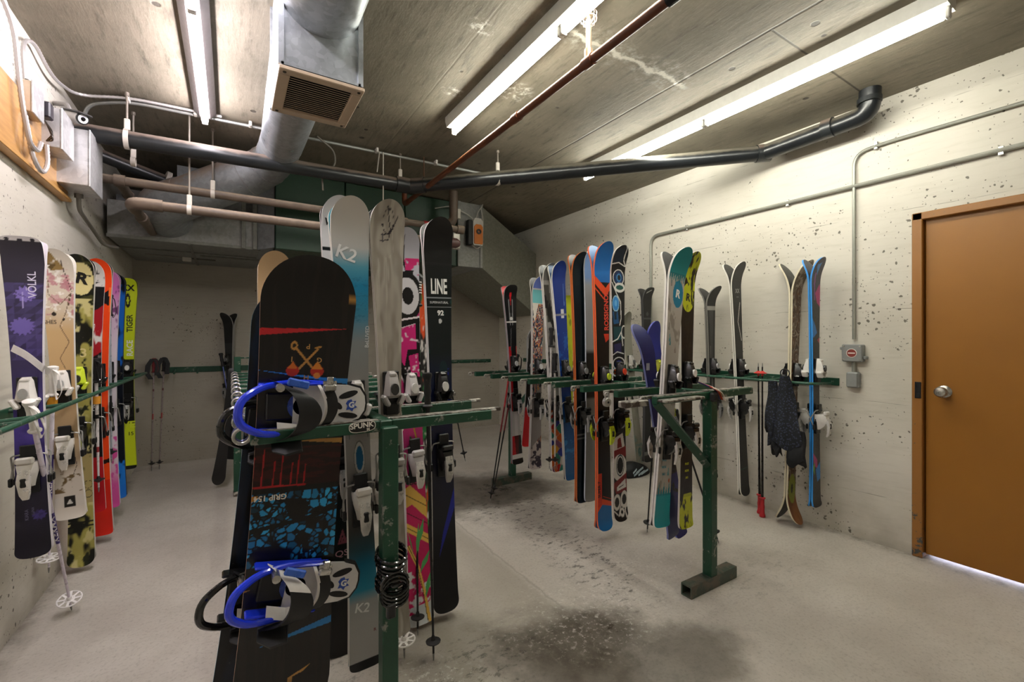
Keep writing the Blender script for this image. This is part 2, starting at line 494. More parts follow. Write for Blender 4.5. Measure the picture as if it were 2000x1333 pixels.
# ================================================================ the room
CEIL, XR, XL, YB, YF = 2.88, 3.555, -0.826, 6.0, -1.7
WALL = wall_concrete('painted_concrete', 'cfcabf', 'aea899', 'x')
WALL_BACK = wall_concrete('shade_toned_concrete', 'a59f93', '857f72', 'x')  # darker, greyer copy of WALL: the shade at the back is put into the colour
FLOOR, SOFFIT = floor_concrete(), ceiling_concrete()
mb = MB(); mb.box((1.9, 2.2, -.1), (7.4, 8.6, .2)); structure(mb.build('floor', FLOOR))
mb = MB(); mb.box((1.35, 2.2, CEIL + .1), (5.0, 8.4, .2)); structure(mb.build('ceiling', SOFFIT))
mb = MB()
x0, x1 = XL, -0.872
mb.loft([[(x0, YF - .2, 0), (x0, YB + .2, 0), (x0 - .2, YB + .2, 0), (x0 - .2, YF - .2, 0)],
         [(x1, YF - .2, CEIL), (x1, YB + .2, CEIL), (x1 - .2, YB + .2, CEIL), (x1 - .2, YF - .2, CEIL)]])
structure(mb.build('wall_left', WALL, smooth=None))
DY0, DY1, DZ = 0.0, 1.0, 2.1
mb = MB()
mb.box((XR + .1, (DY1 + YB + .2) / 2, CEIL / 2), (.2, YB + .2 - DY1, CEIL))
mb.box((XR + .1, (DY0 + YF - .2) / 2, CEIL / 2), (.2, DY0 - YF + .2, CEIL))
mb.box((XR + .1, .5, (DZ + CEIL) / 2), (.2, 1.0, CEIL - DZ))
structure(mb.build('wall_right', WALL, smooth=None))
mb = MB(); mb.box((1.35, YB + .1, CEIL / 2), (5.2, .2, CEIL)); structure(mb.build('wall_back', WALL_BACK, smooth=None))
mb = MB(); mb.box((1.35, YF - .1, CEIL / 2), (5.2, .2, CEIL)); structure(mb.build('wall_front', WALL, smooth=None))

# ---- ochre steel door with its frame; daylight shows through the gap beneath
STEEL = plain('b9b7b2', 0.28, 0.9)
DARK_STEEL = plain('26282a', 0.4, 0.6)
t = structure(thing('door_1', None, None, (XR, .5, 0)))
mb = MB()
mb.box((XR + .045, .495, 1.05), (.045, .906, 2.055), 0, None, .004)
leaf = mb.build('door_leaf', door_paint(), t, org=(XR, .5, 0))
mb = MB()
for y in (.977, .023): mb.box((XR + .05, y, 1.05), (.13, .05, 2.1), 0, None, .004)
mb.box((XR + .05, .5, 2.078), (.13, 1.0, .045), 0, None, .004)
for y in (.945, .055): mb.box((XR + .085, y, 1.04), (.03, .02, 2.06))
mb.box((XR + .085, .5, 2.05), (.03, .9, .02))
mb.build('door_frame', frame_paint(), t, org=(XR, .5, 0))
mb = MB()
mb.lathe([(.034, 0), (.036, .004), (.030, .010), (.013, .014), (.012, .034), (.022, .042), (.030, .054), (.031, .066), (.024, .076), (.010, .080)], 20, 0, None, 'z')
put('knob', mb.mesh('knob', STEEL), t, mat=Matrix.Translation((.022, .863 - .5, 1.02)) @ Matrix.Rotation(-math.pi / 2, 4, 'Y'))
mb = MB()
mb.box((XR - .0165, .972, 1.02), (.004, .030, .10), 0, None, .002)
mb.box((XR - .019, .972, 1.052), (.006, .018, .026)); mb.box((XR - .019, .972, .988), (.006, .018, .026))
mb.box((XR - .019, .980, 1.02), (.006, .006, .06))
mb.build('strike_plate', DARK_STEEL, t, org=(XR, .5, 0))

# ================================================================ fluorescent fittings
def fitting(x, y0, y1, key, tint, housing, label, hb):
    n = 2
    t = thing('ceiling_light', label, 'light', (x, (y0 + y1) / 2, CEIL), 'fluorescent strip lights on the ceiling')
    o = (x, (y0 + y1) / 2, CEIL)
    h = plain(housing, 0.4)
    mb = MB()
    mb.prism([(x - .062, CEIL), (x - .062, CEIL - .030), (x - hb, CEIL - .066), (x + hb, CEIL - .066), (x + .062, CEIL - .030), (x + .062, CEIL)], y0, y1)
    mb.build('housing', h, t, org=o)
    step = (y1 - y0) / n
    for i in range(n):
        a, b = y0 + i * step, y0 + (i + 1) * step
        for y in (a + .012, b - .012):
            mb = MB(); mb.box((x, y, CEIL - .088), (.034, .018, .05), 0, None, .004)
            mb.build('lamp_holder', plain('cfcdc8', .4), t, org=o)
        mb = MB()
        mb.tube([(x, a + .02, CEIL - .092), (x, a + .03, CEIL - .092), (x, b - .03, CEIL - .092), (x, b - .02, CEIL - .092)], [.012, .019, .019, .012], 12)
        mb.build('lamp_tube', emitter('tube_' + key, tint, TUBE_POWER[key]), t, org=o)
fitting(-.143, 1.18, 3.63, 'left', TUBE_COOL, '5f5856', 'twin tube ceiling strip light beside the silver duct, nearest the left wall', .028)
fitting(1.33, .44, 2.88, 'middle', TUBE_WARM, 'dedcd4', 'twin tube ceiling strip light between the grille duct and the copper pipe', .050)
fitting(2.715, .63, 3.07, 'right', TUBE_WARM, 'dedcd4', 'twin tube ceiling strip light nearest the right wall, above the drain pipe', .054)

# ================================================================ ducts
GALV = galvanised('galvanised_duct', 'b3b8bd', 0.36)
GALV_OLD = galvanised('galvanised_old', '93979a', 0.5, 0.85, 0.5)
GALV_BOX = galvanised('galvanised_box', 'c0c2c4', 0.38, 0.0, 0.55)
t = thing('ventilation_duct', 'round silver sheet metal duct with a square grille box, along the ceiling', 'duct', (.31, 1.5, 2.71))
o = (.31, 1.5, 2.71)
def ring_seams(mb, p, axis, r, w=.012):
    a = Vector(axis).normalized()
    mb.tube([Vector(p) - a * w, Vector(p) + a * w], r, 24)
mb = MB()
mb.tube([(.31, -1.7, 2.715), (.31, 1.96, 2.715)], .160, 28)
for y in (.2, 1.2): ring_seams(mb, (.31, y, 2.715), (0, 1, 0), .163)
mb.build('round_duct', GALV, t, org=o)
mb = MB()
q0, q1 = 1.94, 2.33
def sq(y, x0, x1, z0, z1): return [(x0, y, z0), (x1, y, z0), (x1, y, z1), (x0, y, z1)]
mb.loft([sq(q0, .165, .465, 2.395, 2.868), sq(q1, .165, .465, 2.395, 2.868)])
for x in (.165, .465):
    mb.box((x, q0 - .006, 2.63), (.02, .014, .47)); mb.box((x, q1 + .006, 2.63), (.02, .014, .47))
for z in (2.395,): mb.box((.315, q0 - .006, z), (.30, .014, .02))
mb.build('grille_box', GALV, t, org=o)
mb = MB()
mb.tube([(.31, q1, 2.725), (.315, 3.60, 2.742)], [.150, .137], 28)
ring_seams(mb, (.313, 2.85, 2.735), (0, 1, 0), .147)
mb.build('round_duct', GALV, t, org=o)
el = bend([(.315, 3.50, 2.742), (.29, 4.02, 2.715), (-.40, 4.42, 2.40)], .32, 6)
mb = MB()
mb.tube(el[:-1], [.137, .138, .140, .143, .146, .150, .153, .156], 28)
ring_seams(mb, el[1], el[2] - el[0], .142); ring_seams(mb, el[-2], el[-1] - el[-3], .162)
ring_seams(mb, el[4], el[5] - el[3], .150, .008)
mb.build('elbow', GALV_OLD, t, org=o)
mb = MB()
mb.tube([el[-2], Vector((-.34, 4.385, 2.43))], .158, 28)
mb.build('branch_duct', GALV_OLD, t, org=o)
mb = MB()
mb.tube(bend([(-.30, 4.36, 2.45), (-.48, 4.47, 2.38), (-.42, 4.80, 2.34)], .2, 6), .163, 28)
mb.build('elbow', GALV_OLD, t, org=o)
# grille: tan frame with slats, on the underside of the box
gz = 2.378
g0, g1 = on_z(570, 140, gz), on_z(698, 178, gz)
g2, g3 = on_z(645, 243, gz), on_z(538, 208, gz)
gx0, gx1, gy0, gy1 = .158, .478, 1.915, 2.30
TAN = plain('a89580', .5)
gr = thing('air_grille', 'square tan louvred air grille screwed under the silver duct box', 'grille', ((gx0 + gx1) / 2, (gy0 + gy1) / 2, gz))
o = tuple(gr.location)
mb = MB()
fw = .042
mb.box(((gx0 + gx1) / 2, gy0 + fw / 2, gz), (gx1 - gx0, fw, .016), 0, None, .003)
mb.box(((gx0 + gx1) / 2, gy1 - fw / 2, gz), (gx1 - gx0, fw, .016), 0, None, .003)
mb.box((gx0 + fw / 2, (gy0 + gy1) / 2, gz), (fw, gy1 - gy0 - 2 * fw, .016), 0, None, .003)
mb.box((gx1 - fw / 2, (gy0 + gy1) / 2, gz), (fw, gy1 - gy0 - 2 * fw, .016), 0, None, .003)
mb.build('grille_frame', TAN, gr, org=o)
mb = MB(); mb.box(((gx0 + gx1) / 2, (gy0 + gy1) / 2, gz + .014), (gx1 - gx0 - .02, gy1 - gy0 - .02, .004))
mb.build('grille_back', plain('15130f', .8), gr, org=o)
mb = MB()
mb.box((0, 0, 0), (gx1 - gx0 - 2 * fw, .013, .0025), 0, Matrix.Rotation(math.radians(28), 4, 'X'))
sl = mb.mesh('slat', TAN)
ns = 17
for i in range(ns):
    y = gy0 + fw + (gy1 - gy0 - 2 * fw) * (i + .5) / ns
    put('slat', sl, gr, ((gx0 + gx1) / 2 - o[0], y - o[1], 0))
mb = MB(); mb.lathe([(.006, -.011), (.007, -.008), (.007, -.006)], 8)
sc_me = mb.mesh('screw', plain('4a443c', .4, .6))
for x in (gx0 + .02, gx1 - .02):
    for y in (gy0 + .02, gy1 - .02): put('screw', sc_me, gr, (x - o[0], y - o[1], 0))

# ================================================================ air handler at the back
GREEN_CASE = plain('173522', .42, 0.1, .12)
DUST_GREY = galvanised('dull_sheet', '8e8f8c', .55, .8, .35)
DULL = galvanised('dull_sheet_dark', '7d7d76', .6, .0, .3)
HZ = 2.15
t = thing('air_handler', 'large sheet metal air handling unit with a green casing hung under the ceiling', 'air handler', (.8, 5.2, HZ))
o = (.8, 5.2, HZ)
mb = MB()
mb.box((-.30, 5.35, HZ + .15), (1.06, 1.28, .30), 0, None, .004)
mb.build('inlet_plenum', DUST_GREY, t, org=o)
mb = MB()
mb.box((-.08, 5.40, HZ + .49), (.62, 1.18, .40)); mb.box((-.62, 5.5, HZ + .36), (.42, .9, .14))
mb.build('plenum_top', GALV_OLD, t, org=o)
mb = MB()
for c_, s_ in (((-.30, 5.35, HZ - .004), (.022, 1.26, .012)), ((-.3, 5.15, HZ - .006), (1.04, .018, .012)), ((-.3, 4.716, HZ + .012), (1.07, .014, .03)), ((.19, 4.70, HZ + .36), (.035, .03, .72)), ((.10, 4.70, HZ + .36), (.035, .03, .72)), ((1.05, 5.3, HZ - .006), (2.6, .03, .014)), ((.34, 5.3, HZ - .006), (.03, 1.3, .014))):
    mb = MB(); mb.box(c_, s_, 0, None, .003); mb.build('panel_seam', DULL, t, org=o)
mb = MB()
mb.loft([[(.21, 4.70, HZ), (.34, 4.60, HZ + .02), (.34, 5.9, HZ + .02), (.21, 5.9, HZ)], [(.21, 4.70, CEIL - .1), (.34, 4.60, CEIL - .02), (.34, 5.9, CEIL - .02), (.21, 5.9, CEIL - .1)]])
mb.build('side_panel', GALV_OLD, t, org=o)
xs = (.34, .95, 1.55, 2.16)
for i in range(3):
    mb = MB()
    mb.box(((xs[i] + xs[i + 1]) / 2, 5.25, HZ + .36), (xs[i + 1] - xs[i] - .008, 1.38, .715), 0, None, .006)
    mb.build('green_panel', GREEN_CASE, t, org=o)
for i in range(2):
    mb = MB()
    mb.box((xs[2] + .34 + i * .11, 4.548, HZ + .38 + i * .03), (.022, .03, .13), 0, None, .006)
    mb.build('latch', plain('1a1f1c', .35, .5), t, org=o)
mb = MB()
mb.box((2.31, 5.15, HZ + .365), (.29, 1.22, .73), 0, None, .004)
mb.box((2.165, 4.535, HZ + .365), (.03, .02, .73)); mb.box((2.445, 4.535, HZ + .365), (.03, .02, .73))
mb.build('outlet_collar', DUST_GREY, t, org=o)
A0, A1, B0, B1 = (2.455, 4.545, CEIL - .01), (2.455, 4.545, HZ + .01), (3.55, 5.0, 2.50), (3.55, 5.0, 1.66)
mb = MB()
mb.loft([[A0, A1, (2.455, 5.75, HZ + .01), (2.455, 5.75, CEIL - .01)], [B0, B1, (3.55, 5.95, 1.66), (3.55, 5.95, 2.50)]])
mb.build('sloping_duct', galvanised('dull_duct', '8b8b80', .55, .0, .25), t, org=o)
# small sensor under the plenum
s = on_z(365, 507, HZ - .02)
t = thing('sensor_box', 'small pale sensor box fixed under the grey plenum', 'sensor', s)
mb = MB(); mb.box((0, 0, 0), (.075, .05, .04), 0, None, .006); mb.build('case', plain('c9c3ba', .5), t)
mb = MB(); mb.tube([(-.04, 0, .012), (-.32, -.05, .012)], .006, 6); mb.build('cable', plain('8b867e', .5), t)
mb = MB(); mb.box((.14, .03, .014), (.2, .05, .012), 0, None, .003); mb.build('plate', plain('5b574f', .5), t)
# orange actuator on the outlet collar
p = on_y(930, 455, 4.50)
t = thing('damper_actuator', 'orange and silver damper motor mounted on the grey sheet metal collar', 'motor', p)
mb = MB()
out = [(-.055, -.15), (.055, -.15), (.062, -.13), (.062, .12), (.035, .155), (-.035, .155), (-.062, .12), (-.062, -.13)]
mb.prism(out, -.05, .03); mb.build('silver_case', plain('c9c6c0', .35, .4), t)
mb = MB(); mb.prism([(x * .86, z * .72 - .03) for x, z in out], -.062, -.05); mb.build('orange_cover', plain('d9791f', .4), t)
mb = MB(); mb.lathe([(.03, .050), (.03, .072), (.012, .074), (.012, .06)], 14, 0, None, 'y'); mb.build('shaft_hub', plain('2a2520', .5), t)
mb = MB(); mb.box((-.09, 0, -.01), (.055, .07, .28), 0, None, .006); mb.build('terminal_box', plain('14171a', .5), t)
mb = MB()
mb.tube(bend([(.0, .0, .15), (.02, .0, .24), (.10, .0, .34), (.03, .01, .42), (.07, 0, .50)], .05), .006, 6)
mb.tube(bend([(-.04, .0, .15), (-.10, 0, .19), (-.32, -.02, .25), (-.50, 0, .2)], .05), .006, 6)
mb.tube(bend([(-.05, .0, -.15), (0, -.02, -.19), (.08, 0, -.13), (.09, 0, .16), (.06, 0, .3)], .05), .006, 6)
mb.build('cable', plain('b5b0a8', .4), t)

# ================================================================ pipes
ABS = dusty('black_plastic_pipe', '1d2022', .34, '7d6d62', .75)
ABS_CLEAN = dusty('black_plastic_pipe_clean', '15181b', .3, '7d7668', .55)
IRON = dusty('dusty_steel_pipe', '5f5145', .5, '968675', .8)
COPPER = dusty('painted_copper_pipe', '5f321b', .35, '8d6a4c', .5)
CONDUIT = plain('a5a7a4', .35, .6)
CONDUIT_WALL = plain('9c9d94', .4, .5)
WHITE_STRAP = plain('c9c2b8', .5)
ROD = plain('8f867c', .5, .4)
def rod_hanger(x, y, z0, strap_r, label, z1=CEIL):
    t = thing('pipe_hanger', label, 'hanger', (x, y, z1), 'pipe hangers')
    mb = MB(); mb.tube([(0, 0, 0), (0, 0, z0 + strap_r + .05 - z1)], .006, 8)
    mb.lathe([(.012, -.02), (.012, 0)], 8); mb.build('rod', ROD, t)
    mb = MB()
    loop = [(0, math.cos(a) * (strap_r + .003), z0 - z1 + math.sin(a) * (strap_r + .003)) for a in [2 * math.pi * i / 20 for i in range(20)]]
    mb.band(loop + [loop[0]], (.013, 0, 0), (0, .002, .002)); mb.box((0, 0, z0 - z1 + strap_r + .035), (.03, .02, .07), 0, None, .004)
    mb.build('strap', WHITE_STRAP, t)
# black drain
d0, d1, d2 = Vector((-.86, 3.66, 2.580)), Vector((1.285, 3.645, 2.625)), Vector((3.40, 1.83, 2.735))
d3, d4 = Vector((3.40, 1.30, 2.745)), Vector((3.36, 1.15, CEIL + .02))
t = thing('drain_pipe', 'long black plastic drain pipe hung below the ceiling, bending up by the right wall', 'pipe', d1)
mb = MB(); mb.tube([d0, d1], .052, 20); mb.build('pipe_run', ABS, t, org=d1)
mb = MB(); mb.tube([d1, d2], .057, 20); mb.build('pipe_run', ABS_CLEAN, t, org=d1)
mb = MB(); mb.tube(bend([d2, d3 - (d3 - d2) * .02, (3.38, 1.16, 2.745), d4], .12, 7), .057, 20); mb.build('elbow', ABS_CLEAN, t, org=d1)
for p, a, w in ((d1 - (d1 - d0) * .03, d1 - d0, .06), (d2, d2 - d1, .05), (d1 + (d2 - d1) * .025, d2 - d1, .06), (Vector((3.39, 1.39, 2.745)), Vector((0, 1, 0)), .03), (Vector((3.362, 1.155, 2.815)), Vector((0, 0, 1)), .015)):
    a = a.normalized(); mb = MB(); mb.tube([p - a * w, p + a * w], .064, 20); mb.build('coupling', ABS, t, org=d1)
for (f, a, b, n) in ((.145, d0, d1, 'white strap hanger on the black drain above the left plumbing'), (.27, d1, d2, 'strap hanger on the black drain beneath the right strip light'), (.96, d0, d1, 'hanger at the middle bend of the black drain pipe')):
    p = a + (b - a) * f
    rod_hanger(p.x, p.y, p.z, .058, n)
# second drain branch, behind
t = thing('branch_pipe', 'dark dusty branch pipe running behind the black drain at left', 'pipe', (-.75, 4.45, 2.62))
mb = MB(); mb.tube([(-.85, 4.40, 2.70), (-.05, 4.66, 2.52)], .045, 16); mb.build('pipe_run', ABS, t, org=(-.75, 4.45, 2.62))
mb = MB(); mb.tube([(-.44, 4.51, 2.635), (-.41, 4.52, 2.628)], .049, 16); mb.build('strap', WHITE_STRAP, t, org=(-.75, 4.45, 2.62))
# two dusty heating pipes
UY, UZ, LY, LZ = 3.95, 2.40, 3.75, 2.215
t = thing('heating_pipe', 'upper dusty brown heating pipe below the black drain, with side branch', 'pipe', (.3, UY, UZ))
o = (.3, UY, UZ)
mb = MB(); mb.tube([(-.80, UY, UZ), (1.86, UY, UZ)], .030, 14); mb.build('pipe_run', IRON, t, org=o)
mb = MB(); mb.tube([(-.66, UY, UZ), (-.60, UY, UZ)], .038, 14); mb.tube([(-.64, UY, UZ), (-.64, UY + .07, UZ)], .036, 14); mb.build('tee', IRON, t, org=o)
mb = MB(); mb.tube([(-.64, UY + .05, UZ), (-.64, 4.72, UZ)], .030, 14); mb.tube([(-.64, 4.3, UZ), (-.64, 4.36, UZ)], .037, 14); mb.build('branch', IRON, t, org=o)
mb = MB(); mb.tube([(1.52, UY, UZ), (1.75, UY, UZ)], .036, 14); mb.build('red_valve', plain('8e2a2a', .45), t, org=o)
mb = MB(); mb.tube([(1.86, UY, UZ), (1.93, UY, UZ)], .042, 14); mb.build('pipe_cap', IRON, t, org=o)
mb = MB(); mb.tube([(1.30, UY, UZ), (1.36, UY, UZ)], .040, 14); mb.build('coupling', IRON, t, org=o)
t = thing('heating_pipe', 'lower dusty brown heating pipe, ending in a rounded elbow at left', 'pipe', (.3, LY, LZ))
o = (.3, LY, LZ)
mb = MB(); mb.tube([(-.42, LY, LZ), (1.70, LY, LZ)], .032, 14); mb.build('pipe_run', IRON, t, org=o)
mb = MB(); mb.tube(bend([(-.38, LY, LZ), (-.545, LY, LZ), (-.545, LY + .17, LZ)], .10, 6), .040, 14); mb.build('elbow', IRON, t, org=o)
mb = MB(); mb.tube([(-.545, LY + .15, LZ), (-.545, 4.74, LZ)], .030, 14); mb.tube([(-.545, 4.15, LZ), (-.545, 4.25, LZ)], .038, 14); mb.build('branch', IRON, t, org=o)
mb = MB(); mb.lathe([(.030, -.05), (.046, -.04), (.046, .02), (.03, .05), (.01, .06)], 14, 0, Matrix.Translation((1.74, LY, LZ)), 'x'); mb.build('pipe_cap', plain('4a302c', .5), t, org=o)
rod_hanger(-.237, LY, LZ, .032, 'long rod hanger reaching down to the lower heating pipe')
rod_hanger(-.11, UY, UZ, .030, 'rod hanger on the upper heating pipe behind the long rod')
rod_hanger(-.56, UY, UZ + .14, .028, 'short rod hanger nearest the metal boxes, above the heating pipes')
# vertical pipe work with valve by the green casing
t = thing('valve_assembly', 'dark pipe elbow and valve fittings against the green casing', 'valve', (1.95, 4.35, 2.3))
o = (1.95, 4.35, 2.3)
mb = MB(); mb.tube(bend([(1.98, 4.28, 2.885), (1.98, 4.28, 2.56), (1.86, 4.30, 2.50), (1.86, 4.30, 2.12)], .08), .045, 14); mb.build('pipe_run', IRON, t, org=o)
for z, r in ((2.44, .06), (2.38, .06), (2.31, .055), (2.22, .06)):
    mb = MB(); mb.tube([(1.86, 4.30, z), (1.86, 4.30, z + .03)], r, 14); mb.build('flange', plain('8d8880', .4, .5), t, org=o)
mb = MB(); mb.box((2.0, 4.28, 2.36), (.09, .07, .17), 0, None, .012); mb.tube([(1.9, 4.28, 2.36), (2.0, 4.28, 2.36)], .02, 8); mb.build('actuator_body', plain('b7b3aa', .4, .3), t, org=o)
mb = MB(); mb.tube([(2.03, 4.28, 2.70), (2.03, 4.28, 2.60)], .03, 10); mb.build('gauge_stub', plain('c7c2b8', .4), t, org=o)
# copper sprinkler line
SX, SZ = 1.39, 2.605
t = thing('sprinkler_pipe', 'long brown painted sprinkler pipe running along the room, with one caged sprinkler head', 'pipe', (SX, 2.4, SZ))
o = (SX, 2.4, SZ)
mb = MB(); mb.tube([(SX, -.6, SZ), (SX, 4.02, SZ)], .021, 14); mb.build('pipe_run', COPPER, t, org=o)
for y in (2.15, 1.54):
    mb = MB(); mb.tube([(SX, y - .03, SZ), (SX, y + .03, SZ)], .026, 14); mb.build('coupling', COPPER, t, org=o)
mb = MB()
mb.tube(bend([(SX, 3.98, SZ), (SX, 4.10, SZ), (SX, 4.10, SZ + .10)], .05), .025, 12)
mb.build('elbow', COPPER, t, org=o)
mb = MB(); mb.tube([(SX, 1.54, SZ), (SX, 1.54, 2.785)], .013, 10); mb.tube([(SX, 1.54, 2.62), (SX, 1.54, 2.66)], .02, 10); mb.build('riser', plain('a8927a', .4, .5), t, org=o)
mb = MB()
mb.lathe([(.014, 2.775), (.016, 2.79), (.008, 2.80), (.008, 2.815), (.022, 2.818), (.022, 2.821)], 12, 0, Matrix.Translation((SX, 1.54, 0)))
head = mb.build('sprinkler_head', plain('c8b9a0', .3, .7), t, org=o)
mb = MB()
for i in range(8):
    a = i * math.pi / 4
    c, s_ = math.cos(a), math.sin(a)
    mb.tube([(SX + c * .012, 1.54 + s_ * .012, 2.770), (SX + c * .034, 1.54 + s_ * .034, 2.785), (SX + c * .036, 1.54 + s_ * .036, 2.825), (SX + c * .014, 1.54 + s_ * .014, 2.842)], .0022, 5)
for z, r in ((2.80, .0365), (2.825, .0365), (2.842, .016)):
    mb.tube([(SX + math.cos(2 * math.pi * i / 20) * r, 1.54 + math.sin(2 * math.pi * i / 20) * r, z) for i in range(20)], .0022, 5, 0, False, True)
put('wire_cage', mb.mesh('wire_cage', plain('d8c9c4', .3, .6), org=o), head)
t = thing('pipe_hanger', 'clevis hanger with dark clamp on the brown sprinkler pipe', 'hanger', (SX, 1.07, CEIL), 'pipe hangers')
mb = MB(); mb.tube([(0, 0, 0), (0, 0, -.12)], .008, 8); mb.lathe([(.018, -.03), (.018, 0)], 8); mb.build('rod', STEEL, t)
mb = MB(); mb.band([(-.03, 0, -.10), (-.03, 0, -.27), (0, 0, -.302), (.03, 0, -.27), (.03, 0, -.10), (0, 0, -.10)], (0, .012, 0), (.002, 0, .002)); mb.build('strap', STEEL, t)
mb = MB(); mb.tube([(0, -.035, SZ - CEIL), (0, .03, SZ - CEIL)], .027, 14); mb.build('clamp', DARK_STEEL, t)
t = thing('pipe_hanger', 'thin rusty rod hanger at the far end of the brown sprinkler pipe', 'hanger', (SX, 3.6, CEIL), 'pipe hangers')
mb = MB(); mb.tube([(0, 0, 0), (0, 0, SZ - CEIL)], .005, 6); mb.build('rod', plain('6b4a35', .6, .3), t)
mb = MB(); mb.tube([(0, -.015, SZ - CEIL), (0, .015, SZ - CEIL)], .026, 12); mb.build('clamp', DARK_STEEL, t)
# ceiling conduit across the room
t = thing('conduit', 'thin grey conduit strapped across the ceiling from the left wall boxes', 'conduit', (.6, 3.62, 2.86))
o = (.6, 3.62, 2.86)
mb = MB(); mb.tube(bend([(-.80, 3.95, 2.62), (-.80, 3.90, 2.845), (-.55, 3.72, 2.853), (2.05, 3.60, 2.853)], .12, 7), .011, 8); mb.build('conduit_run', CONDUIT, t, org=o)
for x in (-.55, -.2, .12, 1.0, 1.5):
    mb = MB(); mb.box((x, 3.70 - (x + .55) * .045, 2.858), (.02, .05, .035), 0, None, .004); mb.build('clip', plain('d2ccc6', .5), t, org=o)
mb = MB(); mb.box((2.08, 3.6, 2.85), (.11, .07, .05), 0, None, .006); mb.build('junction_box', plain('b9bab5', .45, .3), t, org=o)
# white wires hanging from the conduit
t = thing('hanging_rod', 'pair of thin pale rods hanging from the ceiling conduit above the tall skis', 'rod', (1.05, 3.62, 2.85))
mb = MB(); mb.tube([(0, 0, 0), (0, 0, -.62)], .005, 6); mb.build('rod', plain('b4ada3', .5), t)
mb = MB(); mb.tube([(-.03, 0, .0), (-.05, 0, -.17)], .005, 6); mb.build('rod', plain('a59e95', .5), t)
t = thing('loose_cable', 'loose grey cable looping down beside the end of the round duct', 'cable', (.55, 3.6, 2.85))
mb = MB(); mb.tube(bend([(0, 0, 0), (.13, .05, -.06), (.15, .1, -.15), (.05, .12, -.25), (.06, .12, -.36)], .08), .007, 6); mb.build('cable_run', plain('6e6860', .5), t)
# flexible armoured cable on the left
def ribbed(pts, r, n):
    pts = [Vector(p) for p in pts]
    dense, acc = [], 0
    for a, b in zip(pts[:-1], pts[1:]):
        k = max(1, int((b - a).length / .009))
        dense += [a + (b - a) * i / k for i in range(k)]
    dense.append(pts[-1])
    return dense, [r * (1.0 if i % 2 else .84) for i in range(len(dense))]
MC = plain('b4b0ae', .4, .35)
t = thing('armoured_cable', 'ribbed metal cable looping over the left wall and along the ceiling', 'cable', (-.8, 3.1, 2.6))
o = (-.8, 3.1, 2.6)
mb = MB(); p, r = ribbed(bend([(-.835, 3.07, 2.555), (-.842, 3.05, 2.76), (-.842, 3.2, 2.84), (-.835, 3.45, 2.78), (-.80, 3.75, 2.83), (-.55, 3.68, 2.86), (-.05, 3.655, 2.862)], .12, 7), .010, 0)
mb.tube(p, r, 7); mb.build('cable_run', MC, t, org=o)
mb = MB(); mb.lathe([(.018, 0), (.018, .02), (.013, .03)], 10, 0, Matrix.Translation((-.835, 3.07, 2.555))); mb.build('connector', STEEL, t, org=o)
t = thing('armoured_cable', 'ribbed metal cable dropping down the plywood into a U loop', 'cable', (-.84, 2.7, 2.5))
o = (-.84, 2.7, 2.5)
mb = MB(); p, r = ribbed(bend([(-.845, 2.70, 2.87), (-.815, 2.86, 2.74), (-.80, 2.90, 2.40), (-.795, 2.97, 2.25), (-.79, 3.06, 2.24), (-.79, 3.10, 2.30)], .10, 7), .011, 0)
mb.tube(p, r, 7); mb.build('cable_run', MC, t, org=o)
t = thing('armoured_cable', 'ribbed metal cable looped beneath the smallest metal box', 'cable', (-.83, 3.1, 2.3))
o = (-.83, 3.1, 2.3)
mb = MB(); p, r = ribbed(bend([(-.83, 3.03, 2.42), (-.80, 3.03, 2.20), (-.79, 3.12, 2.15), (-.79, 3.20, 2.22), (-.80, 3.22, 2.33)], .09, 7), .011, 0)
mb.tube(p, r, 7); mb.build('cable_run', MC, t, org=o)
t = thing('grey_cable', 'grey cable bundle running from the plywood down to the plenum', 'cable', (-.83, 3.7, 2.1))
o = (-.83, 3.7, 2.1)
mb = MB(); mb.tube(bend([(-.79, 3.74, 2.24), (-.80, 3.80, 2.14), (-.82, 4.25, 2.10), (-.81, 4.5, 2.04), (-.76, 4.68, 2.06)], .1), .012, 8)
mb.tube([(-.79, 3.74, 2.25), (-.79, 3.75, 2.20)], .022, 10); mb.build('cable_run', plain('77736c', .5), t, org=o)

